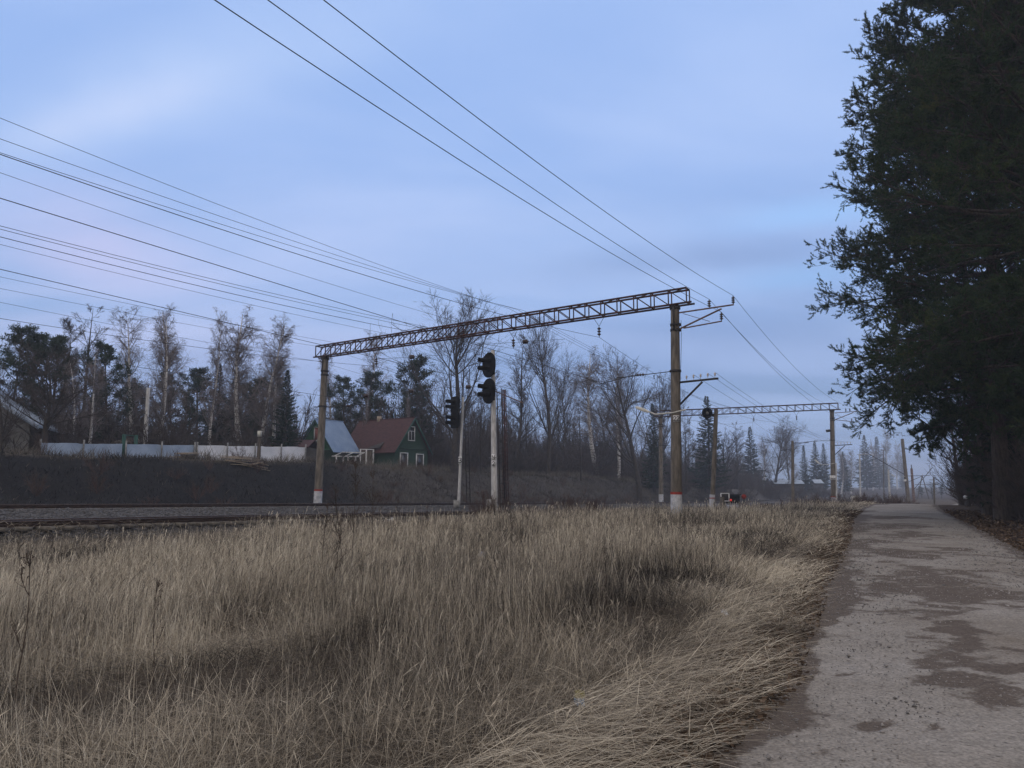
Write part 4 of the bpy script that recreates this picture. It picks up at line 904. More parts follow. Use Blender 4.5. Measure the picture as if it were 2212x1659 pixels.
# ------------------------------------------------------------------ signals
FS = unit(np.array([-math.sin(math.radians(52)), -math.cos(math.radians(52)), 0]))      # the heads look down the line, to the left
SS = np.cross(ZZ, FS)
def signal_head(root, c, shape, w, h, lamps):
    n = 28; out = []
    for k in range(n):
        a = 2 * math.pi * k / n; x, z = math.cos(a), math.sin(a)
        if shape == 'round': out.append((x * w / 2, np.sign(z) * ((h - w) / 2) + z * w / 2))
        else:
            e = 0.35; out.append((np.sign(x) * abs(x) ** e * w / 2, np.sign(z) * abs(z) ** e * h / 2))
    V = [c + SS * a + ZZ * b + FS * 0.02 for a, b in out] + [c + SS * a + ZZ * b - FS * 0.02 for a, b in out]
    mb = MB(); mb.ch.append((np.array(V), np.array([(k, (k + 1) % n, n + (k + 1) % n, n + k) for k in range(n)]))); mb.ch.append((np.array(V[:n]), np.array([list(range(n))]))); mb.ch.append((np.array(V[n:]), np.array([list(range(n))[::-1]])))
    hd = mb.build('head', M['black'], root)
    MB().box(c - FS * 0.16, (0.26, h * 0.72, 0.26), SS, ZZ).build('lamp_housing', M['black'], hd)
    for dz in lamps:
        q = c + ZZ * dz + FS * 0.02
        MB().lathe(q, [(0.105, 0), (0.105, 0.03), (0.0, 0.035)], 16, FS).build('lens', M['glass'], hd, True)
        # hood: open tube cut away underneath
        K = 14; V = []
        for x in (0.0, 0.24, 0.62):
            sweep_ = 1.0 if x < 0.3 else 0.86
            for k in range(K + 1):
                a = math.pi * (-0.32 * sweep_ + (1 + 0.64 * sweep_) * k / K); r_o = 0.135 - 0.02 * x
                V.append(q + FS * x + SS * math.cos(a) * r_o + ZZ * math.sin(a) * r_o)
        Fq = [(i * (K + 1) + k, i * (K + 1) + k + 1, (i + 1) * (K + 1) + k + 1, (i + 1) * (K + 1) + k) for i in range(2) for k in range(K)]
        m2 = MB(); m2.ch.append((np.array(V), np.array(Fq))); m2.build('hood', M['black'], hd, True)
def ladder(root, a, b, w=0.38):
    sd = unit(np.cross(b - a, FS)) * w / 2; mb = MB()
    for sg in (-1, 1): mb.bar(a + sd * sg, b + sd * sg, 0.04)
    for k in np.linspace(0.03, 0.97, int(np.linalg.norm(b - a) / 0.35)): mb.bar(lerp(a, b, k) - sd, lerp(a, b, k) + sd, 0.022)
    mb.build('ladder', M['dark_steel'], root)
s1b = P3(1069, 1107, 39.5); s1t = P3(1064.5, 757, 39.5); s1b[2] = gz(*s1b[:2])
s1 = empty('signal_mast', s1b, 'tall white concrete signal mast with two round black double-lamp heads', 'railway signal', 'railway signals')
pole_parts(s1, s1b, s1t, 0.175, 0.11, paint=0, mt=M['mast_white'])
for v in (789, 845): signal_head(s1, P3(1059.5, v, 39.2) + FS * 0.1, 'round', 1.12, 1.32, (0.21, -0.21))
ck = MB()
for v in (776, 802, 832, 858): ck.bar(P3(1066, v, 39.5), P3(1053, v, 39.25) - FS * 0.1, 0.06)
ck.build('head_bracket', M['dark_steel'], s1)
for v, ch in ((1058 / 1.0, 'Ч'), (1070, '2')):
    pass
pc1 = lerp(s1b, s1t, 0.355); pc2 = lerp(s1b, s1t, 0.318)
pdir = unit(np.array([-0.15, -1, 0.]))
plate_on(s1, pc1 + pdir * 0.19, pdir, 0.20, 0.29, 'Ч'); plate_on(s1, pc2 + pdir * 0.19, pdir, 0.20, 0.29, '2')
MB().bar(pc1 - SS * 0.35 * 1 + pdir * 0.17 - ZZ * .02, pc1 + SS * 0.35 + pdir * 0.17 - ZZ * .02, 0.025).build('plate_bracket', M['grey_steel'], s1)
MB().box(s1b + np.array([-0.22, -0.18, 0.62]), (0.42, 0.34, 0.62), (1, 0.15)).build('relay_box', M['grey_steel'], s1)
ladder(s1, P3(1086, 1098, 40.2), P3(1078, 840, 40.2))
s2b = P3(990, 1088, 48.8); s2t = P3(1000.5, 858, 48.8); s2b[2] = gz(*s2b[:2])
s2 = empty('signal_mast', s2b, 'slimmer signal mast with square black four-lamp heads, left of the white mast', 'railway signal', 'railway signals')
pole_parts(s2, s2b, s2t, 0.10, 0.075, paint=0, mt=M['mast_white'])
for v in (874, 908): signal_head(s2, P3(985.5, v, 48.5) + FS * 0.1, 'square', 0.95, 1.02, (0.17, -0.17))
pc = lerp(s2b, s2t, 0.43); plate_on(s2, pc + pdir * 0.1, pdir, 0.20, 0.46, '3')
MB().box(s2b + np.array([-0.08, -0.1, 0.3]), (0.42, 0.3, 0.5), (1, 0.1)).build('relay_box', M['grey_steel'], s2)
ladder(s2, P3(1012, 1086, 49.4), P3(1007, 868, 49.4))
# rusty post behind the signal with a short arm
rp_b, rp_t = P3(1093, 1090, 53.5), P3(1089, 842, 53.5); rp_b[2] = gz(*rp_b[:2])
rp = empty('catenary_mast', rp_b, 'slender rusty steel mast close behind the white signal mast', 'catenary mast', 'catenary supports along the railway')
mb = MB()
for i in (-1, 1):
    for j in (-1, 1): mb.bar(rp_b + DV3 * .14 * i + NV3 * .14 * j - ZZ * .2, rp_t + DV3 * .08 * i + NV3 * .08 * j, 0.05)
for k in np.linspace(0.03, 0.97, 18):
    for j in (-1, 1): mb.bar(lerp(rp_b, rp_t, k) + NV3 * .11 * j - DV3 * .1, lerp(rp_b, rp_t, k + .03) + NV3 * .11 * j + DV3 * .1, 0.02)
mb.build('lattice_mast', M['rust'], rp); MB().tube([rp_t + NV3 * 1.6 + ZZ * .3, rp_t - NV3 * 1.5 - ZZ * 1.0], 0.04, 6).build('arm', M['rust_light'], rp)
insulator(rp, rp_t - NV3 * 1.5 - ZZ * 1.0, 0.35, True)

# ------------------------------------------------------------------ small line-side things
def horn(root, c, d, r=0.36):
    d = unit(np.array(d, float)); h = MB().lathe(c, [(0.07, 0.0), (0.09, .12), (0.16, 0.26), (r, 0.52), (r + .02, 0.53), (r - .02, 0.51), (0.14, 0.25), (0.08, .12)], 20, d).build('horn', M['black'], root, True)
    MB().lathe(c + d * 0.2, [(0.02, 0), (0.10, .05), (0.11, .2), (0.06, .27), (0.001, .28)], 12, d).build('horn_driver', M['grey_steel'], h, True)
    MB().lathe(c - d * 0.3, [(0.001, 0), (0.12, 0.01), (0.12, 0.28), (0.07, 0.32)], 12, d).build('horn_magnet', M['black'], h, True)
lp_b, lp_t = P3(1537, 1101, 55), P3(1547, 884, 55); lp_b[2] = gz(*lp_b[:2])
lpo = empty('loudspeaker_pole', lp_b, 'leaning pole with two horn loudspeakers, white base with red ring', 'loudspeaker pole')
pole_parts(lpo, lp_b, lp_t, 0.19, 0.14, paint=0, mt=M['concrete'])
p_ = lpo.children[0]; e_ = lerp(lp_b, lp_t, 0.18); MB().tube([lp_b - ZZ * .1, e_], 0.196, 14).build('painted_base', M['white_paint'], p_, True)
e_ = lerp(lp_b, lp_t, 0.143); MB().tube([e_, e_ + ZZ * 0.07], 0.205, 14).build('red_band', M['red_paint'], p_, True)
horn(lpo, P3(1529, 893, 55), (-0.35, -1, -0.02)); horn(lpo, P3(1540, 897, 55.4), (-0.9, 0.5, -0.05), 0.3)
MB().bar(P3(1527, 895, 55), P3(1548, 894, 55), 0.05).build('bracket', M['dark_steel'], lpo)

def post(name, label, cat, u, v0, v1, Y, r, mt, du=0.0, group=None):
    b, t = P3(u, v0, Y), P3(u + du, v1, Y); b[2] = gz(*b[:2]); o = empty(name, b, label, cat, group)
    MB().tube([b - ZZ * .3, t], [r, r * 0.8], 10).build('shaft', mt, o, True); return o, b, t
o, b, t = post('wooden_pole', 'bare grey pole standing between the loudspeaker pole and the second gantry', 'pole', 1712, 1085, 953, 80, 0.17, M['concrete'], 0)
MB().bar(t - ZZ * .9 + NV3 * 1.2, t - ZZ * .9 - NV3 * .2, 0.07).bar(t - ZZ * .2 - NV3 * 1.6, t - ZZ * .2, 0.06).build('crossarm', M['dark_steel'], o)
o, b, t = post('white_post', 'slim white pipe post standing right beside the second gantry mast', 'post', 1806, 1070, 1000, 89, 0.09, M['mast_white'])
o, b, t = post('marker_post', 'pale concrete post in the haze left of the hooked mast', 'post', 1921, 1068, 1014, 120, 0.17, M['mast_white'], -2)
o, b, t = post('marker_post', 'pale post in front of the misty bushes where the road ends', 'post', 2018, 1088, 1031, 92, 0.11, M['concrete'], -1)
MB().bar(t - ZZ * .3 - NV3 * .5, t - ZZ * .3 + NV3 * .5, 0.05).build('crossarm', M['dark_steel'], o)
o, b, t = post('lamp_post', 'distant pale lamp post with a right-angled arm before the tall spruces', 'lamp post', 1857, 1060, 981, 150, 0.15, M['mast_white'])
MB().bar(t, t + np.array([2.6, 0, 0]), 0.14).bar(t + np.array([2.6, 0, 0]), t + np.array([2.6, 0, -.9]), 0.16).build('lamp_arm', M['mast_white'], o)
o, b, t = post('lamp_post', 'thin faint lamp post right of the tall spruces', 'lamp post', 1908, 1060, 972, 175, 0.12, M['concrete'])
MB().bar(t - NV3 * .6, t + NV3 * .6, 0.1).build('lamp_arm', M['concrete'], o)
b = P3(1993, 1062, 220); t = P3(1992, 1027, 220); b[2] = gz(*b[:2]); o = empty('wooden_pylon', b, 'distant two-legged timber pylon at the end of the line', 'pylon')
for sg in (-1, 1): MB().tube([b + np.array([1.7 * sg, 0, -.3]), t], [0.16, 0.12], 8).build('leg', M['wood'], o, True)
MB().bar(t + np.array([-2.2, 0, -2.6]), t + np.array([4.2, 0, -2.6]), 0.14).build('crossarm', M['wood'], o)
# relay cabinets
for u, w, lb in ((1840, 1.0, 'narrower of the two pale relay cabinets left of the lamp post'), (1847, 1.7, 'wider of the two pale relay cabinets left of the lamp post')):
    b = P3(u, 1054, 135); b[2] = gz(*b[:2]); o = empty('relay_cabinet', b, lb, 'cabinet', 'relay cabinets')
    MB().box(b + ZZ * 0.8, (w * .48, 0.5, 1.6)).build('case', M['lampgrey'], o); MB().box(b + ZZ * 1.64, (w * .48 + .1, 0.6, 0.06)).build('lid', M['grey_steel'], o)
# dwarf signal, board, disc
b = P3(1583, 1096, 60); b[2] = gz(*b[:2]); o = empty('dwarf_signal', b, 'low black dwarf signal with a red light lit, on a white block', 'railway signal', 'railway signals')
c = P3(1583, 1080, 60); H_ = float(c[2] - b[2])
MB().box(b + ZZ * (H_ - 0.55), (0.75, 0.5, 0.32), (1, .1)).build('block', M['white_paint'], o); MB().tube([b - ZZ * .2, b + ZZ * (H_ - .5)], 0.12, 10).build('pedestal', M['concrete'], o)
hb = MB().box(c + ZZ * 0.05, (0.95, 0.45, 0.62), (1, .1)).box(c + np.array([0, -.05, 0.40]), (1.05, 0.7, 0.05), (1, .1)).build('case', M['black'], o)
m_, n_, l_, b_ = mat_new('red_lamp'); b_.inputs['Base Color'].default_value = (0.5, 0.02, 0.02, 1); b_.inputs['Emission Color'].default_value = (1, 0.06, 0.04, 1); b_.inputs['Emission Strength'].default_value = 0.6; M['red_lamp'] = m_
for dx_, mm in ((-0.22, 'red_lamp'), (0.22, 'black')): MB().lathe(c + np.array([dx_, -.23, 0.0]), [(0.09, 0), (0.08, .03), (0.001, .05)], 14, (0, -1, 0)).build('lens', M[mm], hb, True)
b = P3(1566, 1093, 58); b[2] = gz(*b[:2]); o = empty('frame_sign', b, 'small square frame sign with a pale outline beside the dwarf signal', 'sign')
c = P3(1566, 1074, 58); mb = MB()
for sx_, sz_, w_, h_ in ((0, .28, .66, .07), (0, -.28, .66, .07), (-.30, 0, .07, .49), (.30, 0, .07, .49)): mb.box(c + np.array([sx_, -.02, sz_]), (w_, 0.03, h_))
mb.build('outline', M['plate'], o); MB().box(c + np.array([0, .02, 0]), (.56, .02, .52)).build('board', M['dark_steel'], o); MB().tube([b - ZZ * .2, c - ZZ * .2 + np.array([0, .06, 0])], 0.04, 8).build('stake', M['dark_steel'], o)
b = P3(1607, 1092, 60); b[2] = gz(*b[:2]); c = P3(1607, 1073, 60); o = empty('disc_sign', b, 'round red disc on a thin stake right of the dwarf signal', 'sign')
MB().lathe(c, [(0.001, 0), (0.19, 0.0), (0.19, 0.03), (0.001, .03)], 24, (-.2, -1, 0)).build('disc', M['red_paint'], o, False); MB().tube([b - ZZ * .2, c + np.array([.01, .03, 0])], 0.03, 8).build('stake', M['dark_steel'], o)
o, b, t = post('concrete_stump', 'short tapered concrete stump left of the square frame sign', 'stump', 1559, 1096, 1073, 58, 0.2, M['concrete'], 1)
# bank-side utility poles
o, b, t = post('utility_pole', 'pale leaning utility pole behind the blue-grey fence with a crossarm', 'utility pole', 312, 985, 838, 58, 0.17, M['mast_white'], 8.5)
MB().bar(t - ZZ * .75 - np.array([.45, 0, .05]), t - ZZ * .75 + np.array([.45, 0, 0]), 0.07).build('crossarm', M['dark_steel'], o)
for q in (t + ZZ * .02, t + np.array([-.4, 0, -.75]), t + np.array([.4, 0, -.72])): MB().lathe(q, [(.015, 0), (.015, .1), (.05, .12), (.05, .2), (.01, .24)], 8).build('pin_insulator', M['insul'], o, True)
wire('village power wire running to the leaning utility pole on the bank', [np.array([-45, 30, 10.2]), t + ZZ * .25], [0.5], 0.018, group='village wires')
wire('second village wire just under the first at the leaning utility pole', [np.array([-45, 30, 9.6]), t - ZZ * .5], [0.5], 0.014, group='village wires')
wire('village wire running from the leaning utility pole towards the houses', [t + ZZ * .25, np.array([-16, 82, 9.0])], [0.6], 0.014, group='village wires')
o, b, t = post('meter_post', 'dark timber post with a small box on top by the white fence', 'post', 558, 1000, 940, 57, 0.15, M['wood'], 3)
MB().box(t + np.array([0.02, -.1, .1]), (.26, .2, .42)).build('meter_box', M['lampgrey'], o)

# ------------------------------------------------------------------ houses and fence on the bank
def house(label, c, yaw, W, L, eave, ridge, mw, mg, mr, over=0.35, name='wooden_house', th=0.07):
    """ridge runs along the gable normal (sin yaw, -cos yaw); c is the middle of the base"""
    c = np.array(c, float); gx = np.array([math.sin(yaw), -math.cos(yaw), 0]); gy = np.array([math.cos(yaw), math.sin(yaw), 0])
    o = empty(name, c, label, 'house')
    q = lambda a, b, z: c + gx * a + gy * b + ZZ * z
    h, w = L / 2, W / 2
    mb = MB(); V = [q(a, b, z) for z in (-0.6, eave) for a, b in ((-h, -w), (h, -w), (h, w), (-h, w))]
    mb.poly(V, [(0, 1, 5, 4), (1, 2, 6, 5), (2, 3, 7, 6), (3, 0, 4, 7)]); mb.build('wall', mw, o)
    for s_ in (h, -h):
        g = MB().poly([q(s_, -w, eave), q(s_, w, eave), q(s_, 0, ridge)], [(0, 1, 2)])
        if s_ > 0: g.box(q(h + 0.03, 0, eave), (0.08, W + 0.1, 0.12), gx)
        g.build('gable', mg, o)
    sl = (ridge - eave) / w; ez = eave - over * sl
    r = MB()
    for sg in (-1, 1):
        V = [q(-h - over, 0, ridge + .02), q(h + over, 0, ridge + .02), q(h + over, sg * (w + over), ez), q(-h - over, sg * (w + over), ez)]; V = V + [v + ZZ * th for v in V]
        r.poly(V, [(0, 1, 2, 3), (7, 6, 5, 4), (0, 1, 5, 4), (1, 2, 6, 5), (2, 3, 7, 6), (3, 0, 4, 7)])
    r.tube([q(-h - over - .02, 0, ridge + .03 + th), q(h + over + .02, 0, ridge + .03 + th)], 0.05, 6)
    rf = r.build('roof', mr, o)
    bb = MB()
    for sg in (-1, 1): bb.bar(q(h + over + .03, 0, ridge - .05), q(h + over + .03, sg * (w + over), ez - .05), 0.04, 0.16)
    bb.build('bargeboard', M['green_pole'] if mg is not M['gray_wall'] else M['roof_pale'], rf)
    return o, q
def window(o, q0, ex, nrm, w, h, mg='glass', mullion=True, fr=0.09):
    """frame with a pane; q0 centre on the wall"""
    f = MB(); n3 = np.array(nrm)
    for a, b, ww, hh in ((0, h / 2, w + fr, fr), (0, -h / 2, w + fr, fr), (-w / 2, 0, fr, h - fr), (w / 2, 0, fr, h - fr)): f.box(q0 + ex * a + ZZ * b + n3 * .03, (ww, hh, .08), ex, ZZ)
    if mullion: f.box(q0 + n3 * .025 - ZZ * h * .12, (.045, h * .62, .05), ex, ZZ); f.box(q0 + n3 * .024 + ZZ * h * .18, (w - fr, .045, .05), ex, ZZ)
    fo = f.build('window', M['white_trim'], o)
    MB().box(q0 + n3 * .012, (w - .02, h - .02, .02), ex, ZZ).build('pane', M[mg], fo)
# red roof
yr = math.radians(54); cR = P3(832, 1010, 77.5); cR[2] = 2.85
hr_, q = house('dark green wooden house with a red roof facing the tracks', cR, yr, 4.6, 7.2, 2.35, 5.35, M['green_dark'], M['green_dark'], M['roof_red'])
ex = np.array([math.cos(yr), math.sin(yr), 0]); nr = np.array([math.sin(yr), -math.cos(yr), 0])
window(hr_, q(3.6, -0.1, 3.85), ex, nr, 0.85, 1.35); window(hr_, q(3.6, -1.1, 1.15), ex, nr, 1.0, 1.55, mullion=False); window(hr_, q(3.6, 1.15, 1.1), ex, nr, 1.0, 1.55, mullion=False)
MB().box(q(-1.0, 0, 5.5), (0.35, 0.35, 0.6), ex).build('chimney', M['wood_light'], hr_)
rp_ = MB().poly([q(1.7, -1.75, 3.1), q(-0.2, -2.2, 2.5), q(.2, -3.0, 2.35), q(1.75, -2.6, 2.45)], [(0, 1, 2, 3)]); rp_.poly([q(1.7, -1.75, 3.1), q(1.75, -2.6, 2.45), q(1.75, -2.3, 2.3)], [(0, 1, 2)]); rp_.build('porch_roof', M['dark_wall'], hr_)
# blue roof
yb = math.radians(-28); cB = P3(708, 1010, 74.5); cB[2] = 2.85
hb_, q = house('green wooden cottage with a blue sheet metal roof, left of the red-roofed one', cB, yb, 4.3, 3.6, 2.15, 5.0, M['green_dark'], M['green_paint'], M['roof_blue'], 0.22)
exb = np.array([math.cos(yb), math.sin(yb), 0]); nb_ = np.array([math.sin(yb), -math.cos(yb), 0])
window(hb_, q(1.8, 0.15, 3.65), exb, nb_, 0.62, 1.25, 'pink', False, 0.12)
pb = MB(); c0 = P3(722, 1004, 71.5); c1 = P3(770, 1004, 72.5); c0[2] = c1[2] = 2.9
dxp = unit(c1 - c0); Lp = np.linalg.norm(c1 - c0)
for k in (0.08, 0.40, 0.62, 0.95): pb.bar(c0 + dxp * Lp * k - ZZ * .5, c0 + dxp * Lp * k + ZZ * 1.42, 0.11)
pb.bar(c0 - dxp * .25 + ZZ * 1.45, c1 + dxp * .2 + ZZ * 1.45, 0.10); pb.bar(c0 + ZZ * 1.85 + DV3 * 1.1, c1 + ZZ * 1.85 + DV3 * 1.1, 0.09)
for k in (0, .5, 1): pb.bar(lerp(c0, c1, k) + ZZ * 1.48, lerp(c0, c1, k) + ZZ * 1.88 + DV3 * 1.1, 0.07)
pb.build('porch_frame', M['white_trim'], hb_)
# glazed veranda screen between the houses
vs = MB(); a = P3(778, 1000, 74.0); b = P3(806, 1000, 74.6); a[2] = b[2] = 2.4
for k in (0, .45, 1): vs.bar(lerp(a, b, k), lerp(a, b, k) + ZZ * 2.75, 0.10)
vs.bar(a + ZZ * 2.7, b + ZZ * 2.7, 0.09)
so = empty('garden_screen', a, 'grey board screen in a white frame between the two green houses', 'screen'); vs.build('screen_frame', M['white_trim'], so); MB().box((a + b) / 2 + ZZ * 1.2 + DV3 * .1, (np.linalg.norm(b - a), 0.05, 2.7), b - a).build('screen_board', M['wood'], so)
# grey house at the left edge
yl = math.radians(17); cL = P3(44, 975, 50.5); cL = np.array([cL[0] - 6.7, 54.0, 3.1])
hg, q = house('grey rendered house at the left edge with a pale sloping roof', cL, yl, 10.5, 6.5, 2.9, 6.3, M['gray_wall'], M['gray_wall'], M['roof_pale'], 0.75, th=0.16)
exl = np.array([math.cos(yl), math.sin(yl), 0]); nl_ = np.array([math.sin(yl), -math.cos(yl), 0]); window(hg, q(3.25, 2.6, 1.5), exl, nl_, 1.1, 1.3)
MB().box(q(0, 5.30, 1.3), (6.4, 0.06, 3.2), nl_).build('side_wall_shade', M['dark_wall'], hg)  # dark sheet painting in the shade on the house's side wall
# low dark-red sheds behind the fence
def shed(label, u0, u1, v_top, Y, D, hh, mr, mw, rise=0.5):
    a, b = P3(u0, v_top, Y), P3(u1, v_top, Y + (D if D > 50 else 0)); zt = (a[2] + b[2]) / 2; zg = min(gz(a[0], a[1]), gz(b[0], b[1]))
    ctr = (a + b) / 2; ctr[2] = zg; o = empty('shed', ctr, label, 'shed'); W = np.linalg.norm((b - a)[:2]); ax = unit(np.array([b[0] - a[0], b[1] - a[1], 0])); ay = np.cross(ZZ, ax)
    MB().box(ctr + ay * 2 + ZZ * (zt - zg - rise) / 2, (W * .96, 3.6, zt - zg - rise), ax).build('wall', mw, o)
    V = [ctr * [1, 1, 0] + ax * sx_ * W / 2 + ay * y_ + ZZ * z_ for sx_ in (-1, 1) for y_, z_ in ((-.3, zt - rise - .05), (2.0, zt), (4.3, zt - rise - .05))]
    V2 = V + [v + ZZ * .08 for v in V]
    MB().poly(V2, [(0, 3, 4, 1), (1, 4, 5, 2), (6, 7, 10, 9), (7, 8, 11, 10), (0, 6, 9, 3), (2, 5, 11, 8), (0, 1, 7, 6), (1, 2, 8, 7), (3, 9, 10, 4), (4, 10, 11, 5)]).build('roof', mr, o); return o
shed('low shed with a dark red roof peeping over the white fence beside the cottage', 580, 668, 949, 68, 0, 2, M['roof_red'], M['dark_wall'], 0.7)
shed('low shed with a dull roof behind the middle of the white fence', 468, 530, 951, 66, 0, 2, M['dark_wall'], M['dark_wall'], .5)
shed('low shed with a pale brown roof behind the green gate', 245, 305, 945, 58, 0, 2, M['wood'], M['dark_wall'], .4)
shed('long dark shed with a pale blue sheet roof in the haze', 1672, 1737, 1037, 205, 0, 3, M['roof_pale'], M['dark_wall'], 0.95)
shed('small shed with a steep pale sheet roof beside the second gantry mast', 1759, 1779, 1036, 236, 0, 3, M['roof_pale'], M['dark_wall'], 1.1)
# fence along the top of the bank
def fence(label, t0, t1, m_, step=2.6, s0=35.2, name='sheet_fence'):
    p = xy(t0, s0); o = empty(name, (*p, gz(*p)), label, 'fence', 'sheet fences on the bank'); mb = MB(); po = MB(); n = max(2, int((t1 - t0) / 0.18)); V = []
    for k in range(n + 1):
        t = t0 + (t1 - t0) * k / n; q = xy(t, s0 + 0.035 * (k % 2)); zt = 4.22 + 0.031 * (t + 10) + 0.02 * round(1.5 * math.sin(int((t - t0) / 1.2) * 2.1)); zb_ = gz(*q) - 0.1
        V += [(q[0], q[1], zb_), (q[0], q[1], zt)]
    mb.ch.append((np.array(V), np.array([(i * 2, i * 2 + 2, i * 2 + 3, i * 2 + 1) for i in range(n)])))
    mb.build('sheeting', m_, o)
    for t in np.arange(t0, t1, step):
        q = xy(t, s0 - 0.10); MB().bar((q[0], q[1], gz(*q) - .1), (q[0], q[1], 4.45 + 0.031 * (t + 10)), 0.08).build('fence_post', M['grey_steel'], o)
fence('long white sheet metal fence on top of the bank left of the cottage', -1.2, 9.3, M['fence'])
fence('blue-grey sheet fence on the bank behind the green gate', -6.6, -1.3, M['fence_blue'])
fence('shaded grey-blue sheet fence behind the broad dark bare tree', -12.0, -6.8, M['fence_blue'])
a, b = P3(266, 975, 51.0), P3(292, 975, 51.7); 
for q in (a, b): q[2] = gz(*q[:2])
o = empty('gate_frame', a, 'dark green pipe gate frame standing on the bank edge', 'gate'); mb = MB()
for q in (a, b): mb.bar(q - ZZ * .2, q + ZZ * 1.75, 0.18)
c_ = P3(352, 975, 54); c_[2] = gz(*c_[:2])
mb.bar(b + ZZ * 0.95, c_ + ZZ * .95, 0.07).bar(b + ZZ * .45, c_ + ZZ * .45, 0.06).bar(a + ZZ * 1.7, b + ZZ * 1.7, 0.07).build('pipe_frame', M['green_pole'], o)
# timber pile on the bank edge in front of the fence
for k, (u0, u1, lb) in enumerate(((368, 425, 'left pile of pale boards lying before the white fence'), (480, 575, 'right pile of pale boards lying before the white fence'))):
    a, b = P3(u0, 990, 52 + 2 * k), P3(u1, 990, 54 + 2.2 * k); r_ = np.random.default_rng(k); z_ = gz(*((a + b) / 2)[:2]); o = empty('timber_pile', (*((a + b) / 2)[:2], z_), lb, 'timber pile', 'timber piles on the bank'); mb = MB()
    for i in range(16):
        k0, k1 = sorted(r_.uniform(0, 1, 2)); k1 = min(1, k0 + .5 + .3 * r_.random()); p = lerp(a, b, k0) + NV3 * r_.uniform(-.5, .5); q_ = lerp(a, b, k1) + NV3 * r_.uniform(-.5, .5); p[2] = gz(*p[:2]) + .06 + i * .028; q_[2] = gz(*q_[:2]) + .07 + i * .03; mb.bar(p, q_, .15, .04)
    mb.build('boards', M['wood_light'], o)

